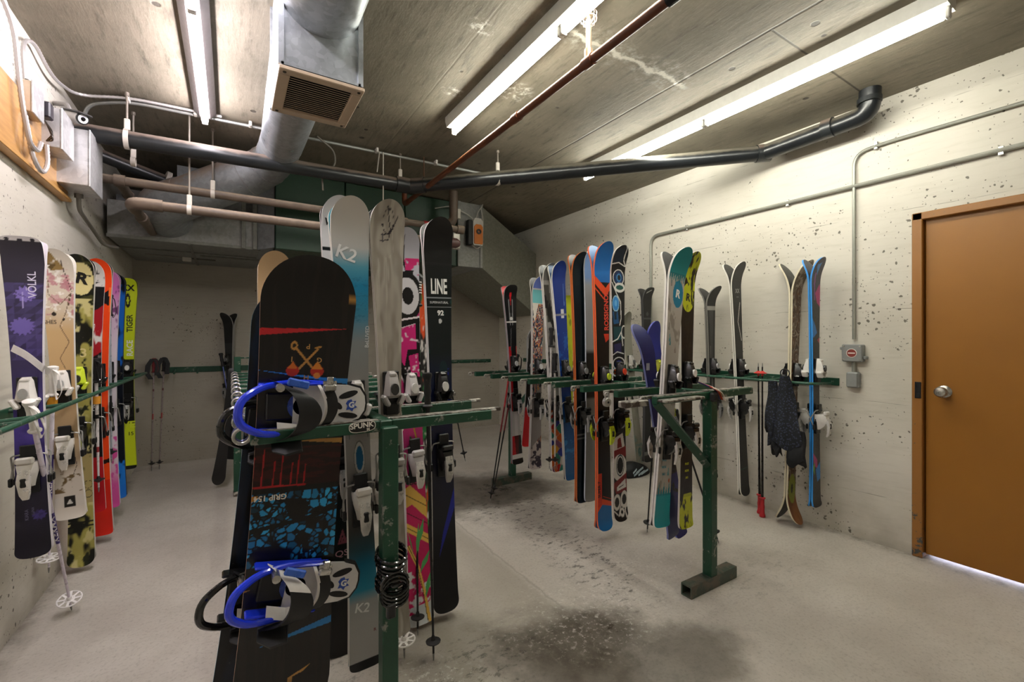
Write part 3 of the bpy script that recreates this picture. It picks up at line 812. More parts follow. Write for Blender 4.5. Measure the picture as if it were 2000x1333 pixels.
# ---- plywood back board and electrical boxes on the left wall
def wall_x(z): return XL + (-0.872 - XL) * z / CEIL
t = thing('plywood_board', 'varnished plywood backing board fixed to the left wall under the boxes', 'board', (-.86, 2.9, 2.33))
mb = MB()
mb.box((-.846, 2.67, 2.335), (.028, 2.1, .335), 0, None, .003)
mb.box((-.838, 2.67, 2.172), (.045, 2.1, .022), 0, None, .003)
mb.build('board', plywood(), t, org=(-.86, 2.9, 2.33))
BOX_METAL = galvanised('box_metal', 'cfcfd0', .35, .0, .45)
for nm, lab, (x, y0, y1, z0, z1) in (
        ('control_box', 'largest grey metal control box, lowest on the plywood board', (-.698, 3.51, 3.80, 2.224, 2.547)),
        ('control_box', 'medium grey metal control box between two others on the plywood', (-.760, 3.27, 3.47, 2.342, 2.552)),
        ('control_box', 'small beige metal box with a transformer at its side', (-.800, 3.01, 3.15, 2.415, 2.56))):
    t = thing(nm, lab, 'electrical box', ((x - .84) / 2, (y0 + y1) / 2, z0), 'metal boxes on the plywood board')
    o = tuple(t.location)
    mb = MB(); mb.box(((x - .84) / 2, (y0 + y1) / 2, (z0 + z1) / 2), (x + .838, y1 - y0, z1 - z0), 0, None, .003)
    mb.build('case', BOX_METAL if nm == 'control_box' and z0 < 2.4 else plain('cbb9a2', .45, .2), t, org=o)
    mb = MB(); mb.box((x + .004, (y0 + y1) / 2, (z0 + z1) / 2), (.008, y1 - y0 + .008, z1 - z0 + .008), 0, None, .002)
    mb.build('cover', BOX_METAL, t, org=o)
    if z0 > 2.4:
        mb = MB(); mb.box((x - .01, y1 + .05, z1 - .06), (.07, .06, .08), 0, None, .006); mb.build('transformer', plain('2b2730', .4), t, org=o)
        mb = MB()
        for q in range(3): mb.tube(bend([(x + .0, y1 + .02 + q * .02, z0 + .03), (x + .03, y1 + .06, z0 - .02 - q * .02), (x - .01, y1 + .11, z0 - .05)], .03), .004, 5)
        mb.build('wires', plain('3a3530', .5), t, org=o)
# ---- bullet camera
c = on_x(150, 230, -.74)
t = thing('security_camera', 'small bullet security camera with a ring of lights, above the black drain end', 'camera', c, mat=frame_z(c, c + Vector((.5, -.55, -.22)), (0, 0, 1)))
mb = MB(); mb.tube([(0, 0, -.10), (0, 0, .045)], .032, 18); mb.build('barrel', plain('b9b6b2', .35), t)
mb = MB(); mb.box((0, .028, -.01), (.07, .012, .16), 0, None, .005); mb.build('sun_shield', plain('3b3a3a', .4), t)
mb = MB(); mb.tube([(0, 0, .045), (0, 0, .052)], .031, 18); mb.build('front_ring', plain('17181a', .3), t)
mb = MB(); mb.tube([(0, 0, .052), (0, 0, .0535)], .024, 18); mb.build('light_ring', plain('c9cbcf', .3), t)
mb = MB(); mb.lathe([(.011, .052), (.011, .056), (.004, .057)], 14); mb.build('lens', plain('0b0c0f', .1), t)
mb = MB(); mb.tube(bend([(0, .03, -.07), (0, .06, -.10), (0, .05, -.22)], .03), .013, 10); mb.build('bracket', plain('8f8c88', .4), t)

# ---- right wall conduits and boxes
RX = XR - .018
t = thing('wall_conduit', 'grey conduit bending down the right wall to the switch boxes', 'conduit', (RX, 1.35, 1.9))
o = (RX, 1.35, 1.9)
a, b = on_x(2010, 199, RX), on_x(1722, 281, RX)
c1 = on_x(1668, 345, RX); c2 = on_x(1668, 675, RX)
cy = (c1.y + c2.y) / 2
mb = MB(); mb.tube(bend([(RX, .1, a.z + (a.z - b.z) / (b.y - a.y) * 0), (RX, b.y - .05, b.z), (RX, cy, b.z - .01), (RX, cy, 1.33)], .14, 8), .010, 10); mb.build('conduit_run', CONDUIT_WALL, t, org=o)
for (y, z) in ((cy - .12, b.z), (cy, 1.72)):
    mb = MB(); mb.box((RX + .004, y, z), (.018, .022 if z < 2 else .022, .05), 0, None, .003); mb.build('clip', STEEL, t, org=o)
t = thing('wall_conduit', 'thicker grey conduit running along the right wall above the door height', 'conduit', (RX, 2, 2))
o = (RX, 2, 2)
e0, e1 = on_x(2000, 240, RX), on_x(1300, 455, RX)
yy = on_x(1271, 470, RX).y
mb = MB(); mb.tube(bend([(RX, -.5, e1.z + .005), (RX, yy, e1.z), (RX, yy, .95)], .10, 8), .0135, 10); mb.build('conduit_run', CONDUIT_WALL, t, org=o)
for y in (on_x(1955, 255, RX).y, on_x(1538, 380, RX).y, 2.6):
    mb = MB(); mb.box((RX + .004, y, e1.z), (.02, .025, .05), 0, None, .003); mb.build('clip', STEEL, t, org=o)
GREYBOX = plain('8a8d8c', .45, .2)
p = on_x(1667, 690, XR - .03)
t = thing('switch_box', 'grey square electrical box with a round dark sticker on the right wall', 'electrical box', (XR, cy, p.z))
mb = MB(); mb.box((-.028, 0, 0), (.055, .115, .115), 0, None, .005)
for s1 in (-1, 1): mb.box((-.02, s1 * .066, .03 * s1), (.04, .018, .02), 0, None, .003)
mb.build('case', GREYBOX, t)
mb = MB(); mb.lathe([(.030, 0), (.030, .0012)], 24, 0, Matrix.Translation((-.0558, 0, 0)) @ Matrix.Rotation(-math.pi / 2, 4, 'Y')); stk = mb.build('round_sticker', plain('e4ddd6', .5), t)
mb = MB(); mb.lathe([(.026, 0), (.026, .0012)], 24, 0, Matrix.Translation((-.0572, 0, 0)) @ Matrix.Rotation(-math.pi / 2, 4, 'Y')); mb.box((-.0588, 0, 0), (.0006, .04, .007), 1); put('sticker_print', mb.mesh('sticker_print', [plain('7c2a22', .5), plain('e8e0d8', .5)]), stk)
mb = MB()
for s1 in (-1, 1):
    for s2 in (-1, 1): mb.lathe([(.005, 0), (.005, .002)], 8, 0, Matrix.Translation((-.0555, s1 * .045, s2 * .045)) @ Matrix.Rotation(-math.pi / 2, 4, 'Y'))
mb.build('screws', STEEL, t)
t = thing('outlet_box', 'small plain grey box hanging just below the stickered electrical box', 'electrical box', (XR, cy, p.z - .18))
mb = MB(); mb.box((-.025, 0, 0), (.05, .07, .105), 0, None, .008); mb.build('case', GREYBOX, t)
mb = MB(); mb.tube([(-.02, 0, .05), (-.02, 0, .125)], .012, 10); mb.build('nipple', CONDUIT_WALL, t)
mb = MB(); mb.box((-.052, 0, 0), (.006, .06, .092), 0, None, .003); mb.build('cover', GREYBOX, t)
# ================================================================ green ski racks
GREEN = scuffed('scuffed_green_paint', '14432f')
GREEN_ROD = scuffed('scuffed_green_rod', '24503d', '8f9088', 30.0, .56, .64)
WORN = scuffed('worn_brown_steel', '3d322b', 'b0aca4', 26.0, .44, .56)
BRIGHT = plain('b9b6b0', .32, .7)
BLUISH = plain('4d5078', .35, .5)
def rack(label, xs, spine, ys, legs, braces, front_span, rod_tip, loc, feet=True, eyes=True):
    t = thing('ski_rack', label, 'ski rack', loc)
    o = tuple(t.location)
    for (x, y) in legs:
        mb = MB(); mb.box((x, y, .535), (.055, .055, .99), 0, None, .004); mb.build('post', GREEN, t, org=o)
        if not feet:
            mb = MB(); mb.box((x, y, .02), (.062, .062, .04), 0, None, .003); mb.build('post_shoe', WORN, t, org=o)
            continue
        mb = MB()
        mb.box((x, y, .005), (.40, .062, .008)); mb.box((x, y, .060), (.40, .062, .008))
        for s in (-1, 1): mb.box((x, y + s * .028, .0325), (.40, .007, .048))
        mb.build('foot_tube', scuffed('worn_foot', '3b4a3e', '6b6257', 18.0, .44, .6), t, org=o)
    mb = MB(); mb.box((spine, (ys[0] + ys[-1]) / 2, 1.03), (.042, ys[-1] - ys[0] + .04, .040), 0, None, .004); mb.build('spine', GREEN, t, org=o)
    for (p, q) in braces:
        mb = MB(); mb.tube([p, q], .026, 4); mb.build('brace', GREEN, t, org=o)
    bar = {}
    for i, y in enumerate(ys):
        a, b = xs if i else front_span
        for (u, v) in ((a, spine - .021), (spine + .021, b)):
            mb = MB(); mb.box(((u + v) / 2, y, 1.031), (v - u, .034, .038), 0, None, .003)
            pr = mb.build('prong', GREEN, t, org=o)
            mb = MB(); mb.box(((u + v) / 2, y + .002, 1.0515), (v - u - .006, .026, .003)); mb.build('worn_top', WORN, pr, org=o)
        for (u, v, s) in ((a, spine - .03, -1), (spine + .03, b, 1)):
            ext = rod_tip if s > 0 else .0
            mb = MB()
            e = (v + ext) if s > 0 else (u - .012)
            k = spine + s * .03
            mb.box(((k + e) / 2, y + .075, 1.036), (abs(e - k), .022, .016), 0, None, .002)
            lr = mb.build('lock_rod', WORN, t, org=o)
            mb = MB()
            for q, mt in ((0, 0), (.035, 1)):
                c = Vector((e + (-.008 if s < 0 else -ext * .55), y + .055 + q, 1.036 - (.006 if s < 0 else -.002)))
                R = .023 if s < 0 else .015
                if (s > 0 or not eyes) and q: continue
                if not eyes: R = .013
                ringp = [c + Vector((math.cos(2 * math.pi * k2 / 16) * R, .35 * math.sin(2 * math.pi * k2 / 16) * R * 0, math.sin(2 * math.pi * k2 / 16) * R)) if s < 0 else c + Vector((math.cos(2 * math.pi * k2 / 16) * R, math.sin(2 * math.pi * k2 / 16) * R, 0)) for k2 in range(16)]
                mb.tube(ringp, .0055 if s < 0 else .004, 7, mt, False, True)
            mb.build('lock_eye', [BRIGHT, BLUISH], lr, org=o)
    return t
R1Y = [1.55, 1.83, 2.11, 2.39, 2.67, 2.95, 3.23, 3.51, 3.79, 4.07, 4.35]
rack1 = rack('green steel ski rack in the middle, holding the two snowboards', (.05, .93), .455, R1Y, [(.462, 1.53), (.05, 4.45), (.86, 4.45)], [], (.05, .875), .09, (.46, 2.9, 0), False)
R2Y = [1.46, 1.75, 2.03, 2.31, 2.59, 2.85, 3.12, 3.40]
rack2 = rack('green steel ski rack on the right with a diagonal brace and two T feet', (1.775, 2.60), 2.185, R2Y, [(2.185, 1.46), (2.215, 3.50)],
             [((1.755, 1.462, 1.02), (2.165, 1.462, .655)), ((2.58, 3.48, 1.02), (2.225, 3.48, .66))], (1.74, 2.575), .03, (2.18, 2.5, 0), True, False)
# loose flat bars lying under the near end of the right rack
mb = MB(); mb.box((1.87, 1.40, 1.036), (.30, .05, .012), 0, None, .003); mb.build('flat_bar', WORN, rack2, org=rack2.location)
mb = MB(); mb.box((1.64, 1.50, 1.02), (.16, .05, .03), 0, None, .004); mb.build('flat_bar', WORN, rack2, org=rack2.location)
# far leg of the centre rack, narrow frame over its last prong
mb = MB(); mb.box((.05, 4.45, 1.10), (.05, .05, .16), 0, None, .003); mb.box((.16, 4.45, 1.17), (.27, .02, .012)); mb.build('end_frame', GREEN, rack1, org=rack1.location)
# sticker on the front prong
st = on_y(708, 834, 1.531)
oval = [(math.copysign(abs(math.cos(a)) ** .55, math.cos(a)) * .044, math.copysign(abs(math.sin(a)) ** .75, math.sin(a)) * .0185) for a in [2 * math.pi * i / 32 for i in range(32)]]
SM = Matrix.Translation(st - Vector(rack1.location)) @ Matrix.Rotation(math.radians(-3), 4, 'Y')
mb = MB(); mb.prism(oval, 0, .0015, 0, SM); stick = mb.build('sticker', plain('e6e2da', .4), rack1)
mb = MB(); mb.prism([(x * .94, z * .88) for x, z in oval], -.0008, .0005, 0, SM); mb.build('sticker_field', plain('191817', .4), stick)
flat_text('sticker_lettering', 'SPUNK', .0245, SM @ Matrix.Translation((-.002, -.0016, .004)), 'ece8e0', stick, .0007)
flat_text('sticker_lettering', 'M', .013, SM @ Matrix.Translation((.018, -.0016, -.0115)), 'ece8e0', stick, .0005)

def wall_rail(label, plate, rod, prongs, loc):
    t = thing('wall_ski_rack', label, 'ski rack', loc)
    c, sz = plate
    mb = MB(); mb.box(c, sz, 0, None, .002); mb.build('back_plate', GREEN, t, org=loc)
    if rod:
        mb = MB(); mb.tube(rod, .010, 10); mb.build('outer_rod', GREEN_ROD, t, org=loc)
    for p in prongs:
        mb = MB(); mb.tube(p, .009, 8); mb.build('prong', GREEN_ROD, t, org=loc)
    return t
wall_rail('green wall rack along the left wall with a long outer rod', ((XL - .006, 3.2, 1.0), (.012, 4.2, .05)),
          bend([(-.80, 5.22, .99), (-.632, 5.12, 1.03), (-.632, 1.2, 1.03)], .05), [[(-.84, y, 1.01), (-.632, y - .03, 1.03)] for y in (2.15, 2.32, 2.45, 2.85, 3.30, 3.70, 4.02, 4.25, 4.60, 5.0)], (XL, 3.2, 1.0))
wall_rail('green wall rack along the right wall with a thin outer rod', ((XR - .006, 3.35, 1.035), (.010, 3.92, .052)),
          bend([(3.545, 1.44, 1.02), (3.30, 1.45, 1.03), (3.30, 3.6, 1.03)], .04), [[(3.545, y, 1.035), (3.30, y, 1.03)] for y in (1.75, 1.95, 2.15, 2.45, 2.9, 3.3)], (XR, 3.0, 1.03))
wall_rail('short green wall rack on the back wall behind the centre rack', ((.45, YB - .006, 1.0), (2.1, .012, .06)), None,
          [[(x, YB - .01, 1.0), (x, YB - .16, .97)] for x in (-.50, -.30, .02, .20, .6, .9)], (.45, YB, 1.0))
wall_rail('dark wall rack on the back wall beside the right corner', ((2.6, YB - .006, 1.0), (1.6, .012, .05)), [(1.9, YB - .2, 1.02), (3.2, YB - .2, 1.02)],
          [[(x, YB - .01, 1.0), (x, YB - .2, 1.02)] for x in (1.9, 2.3, 2.75, 3.2)], (2.6, YB, 1.0))

# ================================================================ skis and boards
def hash_noise(x, y, seed):
    rg = np.random.RandomState(seed); tab = rg.rand(64, 64)
    xi, yi = np.floor(x).astype(int), np.floor(y).astype(int)
    fx, fy = x - xi, y - yi
    fx, fy = fx * fx * (3 - 2 * fx), fy * fy * (3 - 2 * fy)
    g = lambda a, b: tab[a % 64, b % 64]
    return (g(xi, yi) * (1 - fx) + g(xi + 1, yi) * fx) * (1 - fy) + (g(xi, yi + 1) * (1 - fx) + g(xi + 1, yi + 1) * fx) * fy
def fbm(x, y, seed):
    return hash_noise(x, y, seed) * .5 + hash_noise(x * 2.1, y * 2.1, seed + 1) * .3 + hash_noise(x * 4.3, y * 4.3, seed + 2) * .2
def inside(U, T, poly):
    r = np.zeros(U.shape, bool)
    n = len(poly)
    for i in range(n):
        (x0, y0), (x1, y1) = poly[i], poly[(i + 1) % n]
        if y0 == y1: continue
        c = ((y0 > T) != (y1 > T)) & (U < (x1 - x0) * (T - y0) / (y1 - y0) + x0)
        r ^= c
    return r
def paint(ops, U, T, X, Z, hw):
    """colour a topsheet print: U across (-1..1), T along (0 tail..1 tip), X and Z in metres"""
    C = np.zeros(U.shape + (3,))
    def lay(m, h, a=1.0):
        m = np.asarray(m, float) * a
        C[:] = C * (1 - m[..., None]) + np.array(hexc(h)) * m[..., None]
    for op in ops:
        k, a = op[0], op[1:]
        if k == 'f': lay(np.ones(U.shape), a[0])
        elif k == 'g':
            ts = [q[0] for q in a[0]]
            cs = np.array([hexc(q[1]) for q in a[0]])
            for ch in range(3): C[..., ch] = np.interp(T, ts, cs[:, ch])
        elif k == 'b':
            sl = a[3] if len(a) > 3 else 0.0
            tt = T - U * sl
            lay((tt > a[0]) & (tt < a[1]), a[2])
        elif k == 'p': lay(inside(U, T, a[0]), a[1], a[2] if len(a) > 2 else 1)
        elif k == 'e': lay(((U - a[0]) / a[2]) ** 2 + ((T - a[1]) / a[3]) ** 2 < 1, a[4], a[5] if len(a) > 5 else 1)
        elif k == 'ring':
            d = np.sqrt(((U - a[0]) / a[2]) ** 2 + ((T - a[1]) / a[3]) ** 2)
            lay((d < 1) & (d > a[4]), a[5])
        elif k == 'n':
            sc, thr, h, sd = a[:4]; st = a[4] if len(a) > 4 else 1.0
            t0, t1 = a[5] if len(a) > 5 else (0, 1); al = a[6] if len(a) > 6 else 1
            v = fbm(X * sc + 7.3, Z * sc / st + 3.1, sd)
            lay(np.clip((v - thr) * 14 + .5, 0, 1) * ((T > t0) & (T < t1)), h, al)
        elif k == 'l':
            pts, w, h = a[:3]
            zs = Z.max()
            for (p, q) in zip(pts[:-1], pts[1:]):
                hm = hw
                ax, az, bx, bz = p[0] * hm, p[1] * zs, q[0] * hm, q[1] * zs
                dx, dz = bx - ax, bz - az
                tt = np.clip(((X - ax) * dx + (Z - az) * dz) / (dx * dx + dz * dz + 1e-12), 0, 1)
                lay(np.hypot(X - ax - tt * dx, Z - az - tt * dz) < w / 2, h)
        elif k == 's': lay((U > a[0]) & (U < a[1]) & (T > a[3][0]) & (T < a[3][1]), a[2])
        elif k == 'v':
            t0, t1, n, gap, hs, sd = a
            m = (T > t0) & (T < t1)
            rg = np.random.RandomState(sd)
            px, pz = X[m], Z[m]
            if not len(px): continue
            sx = rg.uniform(px.min(), px.max(), n); sz = rg.uniform(pz.min(), pz.max(), n)
            d = np.hypot(px[:, None] - sx, pz[:, None] - sz)
            i1 = d.argmin(1); d1 = d.min(1); d[np.arange(len(px)), i1] = 9; d2 = d.min(1)
            cells = np.array([hexc(hs[j]) for j in rg.randint(0, len(hs), n)])
            sub = C[m]; ok = (d2 - d1) > gap
            sub[ok] = cells[i1[ok]]; C[m] = sub
        elif k == 'flower':
            u, t_, r, kk, h = a[:5]
            dx, dz = X - u * hw, Z - t_ * Z.max()
            th = np.arctan2(dz, dx)
            lay(np.hypot(dx, dz) < r * (1 + .14 * np.cos(kk * th)), h, a[5] if len(a) > 5 else 1)
        elif k == 'tri':
            s, h, (t0, t1), sd, al = a
            q, w_ = X / s, Z / s
            iu, iv = np.floor(q).astype(int), np.floor(w_).astype(int)
            up = ((q - iu) > (w_ - iv)).astype(int)
            tab = np.random.RandomState(sd).rand(32, 64, 2)
            lay(tab[iu % 32, iv % 64, up] * ((T > t0) & (T < t1)), h, al)
        elif k == 'wood':
            sc, h, sd, al = a
            w_ = fbm(X * 14, Z * 4, sd) * 9 + np.hypot(X * 30, (Z - Z.max() * .78) * 7)
            lay(.5 + .5 * np.sin(w_ * sc), h, al)
        elif k == 'swirl':
            sc, hs, sd = a
            v = fbm(X * 16 + 1.7, Z * 7 + 2.2, sd)
            q = (v * sc) % 1.0
            n = len(hs)
            for i, h in enumerate(hs): lay((q >= i / n) & (q < (i + 1) / n), h)
    return C ** 1.12
BODIES = {}
def blade(name, L, w, th, tip, tail, ops, res=.005, edge='c9c7c2', base='2a2a2c', coat=.25, rough=.35):
    """ski or board body: z from tail (0) to tip (L), printed face towards -y, base at y=0"""
    (tl, tr, trd, tn), (al, ar, ard, an) = tip, tail
    n_mid = int(L / res)
    zs = np.unique(np.concatenate([ard * (1 - np.cos(np.linspace(0, math.pi / 2, 9))), np.linspace(ard, L - trd, n_mid), L - trd * (1 - np.cos(np.linspace(math.pi / 2, 0, 14)))]))
    nv, nu = len(zs), max(4, int(max(w) / res))
    t = zs / L
    hw = np.where(t < .45, w[1] + (w[0] - w[1]) * (np.clip(.45 - t, 0, 1) / .41) ** 2, w[1] + (w[2] - w[1]) * (np.clip(t - .45, 0, .47) / .45) ** 2) / 2
    q = np.clip((trd - (L - zs)) / trd, 0, 1); hw = hw * (np.clip(1 - q ** tn, 0, 1)) ** (1 / tn)
    q = np.clip((ard - zs) / ard, 0, 1); hw = hw * (np.clip(1 - q ** an, 0, 1)) ** (1 / an)
    hw = np.maximum(hw, .004)
    def off(z):
        z = np.asarray(z, float)
        return -(tr * np.clip((z - (L - tl)) / tl, 0, 1) ** 2.2 + ar * np.clip((al - z) / al, 0, 1) ** 2)
    yb = off(zs)
    U = np.linspace(-1, 1, nu + 1)
    Ug, Tg = np.broadcast_arrays(U[None, :], t[:, None])
    Xg, Zg = Ug * hw[:, None], np.broadcast_to(zs[:, None], Ug.shape)
    hm = max(w) / 2
    C = paint(ops, Xg / hm, Tg, Xg, Zg, hm)
    top = np.stack([Xg, np.broadcast_to((yb - th)[:, None], Ug.shape), Zg], -1).reshape(-1, 3)
    bl = np.stack([-hw, yb, zs], -1); br = np.stack([hw, yb, zs], -1)
    V = np.concatenate([top, bl, br])
    W = nu + 1
    j, i = np.meshgrid(np.arange(nv - 1), np.arange(nu), indexing='ij')
    a = (j * W + i).ravel()
    F = [np.stack([a, a + 1, a + 1 + W, a + W], -1)]
    nt = len(F[0])
    jj = np.arange(nv - 1); B, R = nv * W, nv * W + nv
    F.append(np.stack([B + jj, jj * W, (jj + 1) * W, B + jj + 1], -1))
    F.append(np.stack([jj * W + nu, R + jj, R + jj + 1, (jj + 1) * W + nu], -1))
    F.append(np.stack([R + jj, B + jj, B + jj + 1, R + jj + 1], -1))
    F = np.concatenate(F)
    me = bpy.data.meshes.new(name)
    nf = len(F)
    me.vertices.add(len(V)); me.vertices.foreach_set('co', V.ravel())
    me.loops.add(nf * 4); me.loops.foreach_set('vertex_index', F.ravel().astype(np.int32))
    me.polygons.add(nf)
    me.polygons.foreach_set('loop_start', np.arange(nf, dtype=np.int32) * 4)
    mi = np.zeros(nf, np.int32); mi[nt:nt + 2 * (nv - 1)] = 1; mi[nt + 2 * (nv - 1):] = 2
    me.materials.append(printed(rough, coat)); me.materials.append(plain(edge, .4)); me.materials.append(plain(base, .4))
    me.polygons.foreach_set('material_index', mi)
    me.update(calc_edges=True)
    at = me.color_attributes.new('Col', 'FLOAT_COLOR', 'POINT')
    full = np.ones((len(V), 4)); full[:len(top), :3] = C.reshape(-1, 3)
    at.data.foreach_set('color', full.ravel())
    me.polygons.foreach_set('use_smooth', [True] * nf)
    me.set_sharp_from_angle(angle=math.radians(35))
    me.validate()
    return me, (lambda z: off(z) - th)
def print_text(parent, surf, hm, L, texts):
    for tx in texts:
        body, size, u, t_, rot, h = tx[:6]
        bold = tx[6] if len(tx) > 6 else 0.0
        sx = tx[7] if len(tx) > 7 else 1.0
        v, f = text_data(body, size, bold)
        a = math.radians(rot)
        x = v[:, 0] * sx; z = v[:, 1]
        X = u * hm + x * math.cos(a) - z * math.sin(a)
        Z = t_ * L + x * math.sin(a) + z * math.cos(a)
        Y = surf(Z) - .0007 - .0016 * np.clip((Z / L - .86) / .08, 0, 1)
        mb = MB(); mb.add(np.stack([X, Y, Z], -1).tolist(), f)
        mb.build('lettering', plain(h, .45), parent, smooth=None)

# ---- alpine bindings, one mesh set per colour scheme
_bind = {}
def binding_meshes(main, accent, lever, toe=None):
    key = (main, accent, lever, toe)
    if key in _bind: return _bind[key]
    m, a, l = plain(main, .32, 0, .06, .2), plain(accent, .3, 0, .06, .2), plain(lever, .3, .35)
    blk = plain('141516', .4)
    tm = plain(toe or main, .32, 0, .06, .2)
    def ring(z, w, h, top=.62):
        return [(-w, 0, z), (w, 0, z), (w, -h * .55, z), (w * top, -h, z), (-w * top, -h, z), (-w, -h * .55, z)]
    d = {}
    mb = MB(); mb.box((0, -.005, -.005), (.062, .010, .165), 1, None, .003)
    mb.loft([ring(.078, .014, .020), ring(.062, .022, .034), ring(.02, .027, .048), ring(-.012, .031, .052), ring(-.022, .030, .040)])
    mb.box((0, -.030, .066), (.030, .016, .014), 0, None, .004)
    d['toe_piece'] = mb.mesh('toe_piece', [tm, blk])
    mb = MB()
    for s in (-1, 1):
        R = Matrix.Translation((s * .030, -.034, -.030)) @ Matrix.Rotation(s * .45, 4, 'Y')
        mb.box((0, 0, 0), (.017, .040, .046), 0, R, .006)
    mb.box((0, -.014, -.066), (.05, .010, .045), 1, None, .003)
    d['toe_wings'] = mb.mesh('toe_wings', [tm, blk])
    mb = MB()
    ov = [(math.cos(q) * .015, math.sin(q) * .022) for q in [2 * math.pi * i / 18 for i in range(18)]]
    mb.prism([(x, z + .012) for x, z in ov], -.058, -.046)
    d['toe_cap'] = mb.mesh('toe_cap', [a])
    mb = MB(); mb.box((0, -.006, -.02), (.058, .012, .17), 1, None, .003)
    mb.loft([ring(.030, .030, .050, .8), ring(.022, .031, .066, .8), ring(-.015, .028, .072), ring(-.050, .020, .050), ring(-.075, .016, .022)])
    mb.box((0, -.060, .040), (.056, .022, .026), 0, None, .006)
    d['heel_piece'] = mb.mesh('heel_piece', [m, blk])
    mb = MB()
    mb.loft([[(-.017, -.058, .0), (.017, -.058, .0), (.017, -.074, .004), (-.017, -.074, .004)],
             [(-.020, -.072, -.045), (.020, -.072, -.045), (.020, -.088, -.040), (-.020, -.088, -.040)],
             [(-.017, -.068, -.095), (.017, -.068, -.095), (.014, -.080, -.095), (-.014, -.080, -.095)],
             [(-.010, -.060, -.118), (.010, -.060, -.118), (.008, -.068, -.118), (-.008, -.068, -.118)]])
    d['heel_lever'] = mb.mesh('heel_lever', [l])
    mb = MB(); mb.box((0, -.081, -.045), (.018, .016, .036), 0, None, .003); d['lever_slot'] = mb.mesh('lever_slot', [blk])
    mb = MB()
    for s in (-1, 1):
        mb.tube(bend([(s * .018, -.02, .06), (s * .052, -.014, .055), (s * .056, .012, .0), (s * .058, .030, -.05)], .012, 4), .0034, 6, 1)
        mb.box((s * .058, .033, -.055), (.014, .014, .036), 0, None, .004)
    mb.box((0, -.018, .072), (.05, .012, .05), 0, None, .004)
    d['brake'] = mb.mesh('brake', [blk, plain('a8a7a3', .35, .7)])
    mb = MB(); mb.box((0, -.003, .155), (.045, .006, .10), 0, None, .002); d['anti_friction_plate'] = mb.mesh('anti_friction_plate', [blk])
    _bind[key] = d
    return d
def add_binding(t, scheme, zt, surf, flip=False, brakes=True, gap=.30):
    d = binding_meshes(*scheme)
    y = float(surf(zt))
    T = put('toe_piece', d['toe_piece'], t, (0, y, zt))
    put('toe_wings', d['toe_wings'], T); put('toe_cap', d['toe_cap'], T)
    H = put('heel_piece', d['heel_piece'], t, (0, y, zt - gap))
    put('heel_lever', d['heel_lever'], H); put('lever_slot', d['lever_slot'], H)
    if brakes: put('brake', d['brake'], t, (0, y, zt - gap))
TIP, TWIN, FLAT = (.17, .055, .075, 2.0), (.13, .032, .05, 2.3), (.06, .010, .022, 3.0)
def ski(label, top, bot, Y, w, ops, edge='d8d5cf', base='2a2a2c', bind=('17181a', 'd8d8d6', 'b9b9b8'), zt=1.095, twin=None, group=None,
        text=(), res=.006, tip=TIP, tail=FLAT, th=.013, twist=0.0, coat=.25, up=True, gap=.30):
    """one pair = two things, base to base; twin = (label, ops, bind) of the far ski"""
    P1, P0 = on_y(*top, Y), on_y(*bot, Y)
    L = (P1 - P0).length
    M = frame_z(P0, P1)
    if twist: M = M @ Matrix.Rotation(math.radians(twist), 4, 'Z')
    if not up: M = frame_z(P1, P0) @ Matrix.Rotation(math.pi, 4, 'Z')
    k = (M.to_3x3() @ Vector((0, 0, 1))).z
    zl = (zt - M.translation.z) / k
    out = []
    sides = [(label, ops, bind, M, res, text, tip)]
    if twin: sides.append((twin[0], twin[1], twin[2], M @ Matrix.Translation((0, .003, 0)) @ Matrix.Rotation(math.pi, 4, 'Z'), .012, (), tip))
    for (lb, op, bd, MM, rs, tx, tp) in sides:
        t = thing('ski', lb, 'ski', group=group, mat=MM)
        me, surf = blade('body', L, w, th, tp, tail, op, rs, edge, base, coat)
        b = put('body', me, t)
        print_text(b, surf, max(w) / 2, L, tx)
        if bd: add_binding(t, bd, zl, surf, gap=gap)
        out.append(t)
    return out
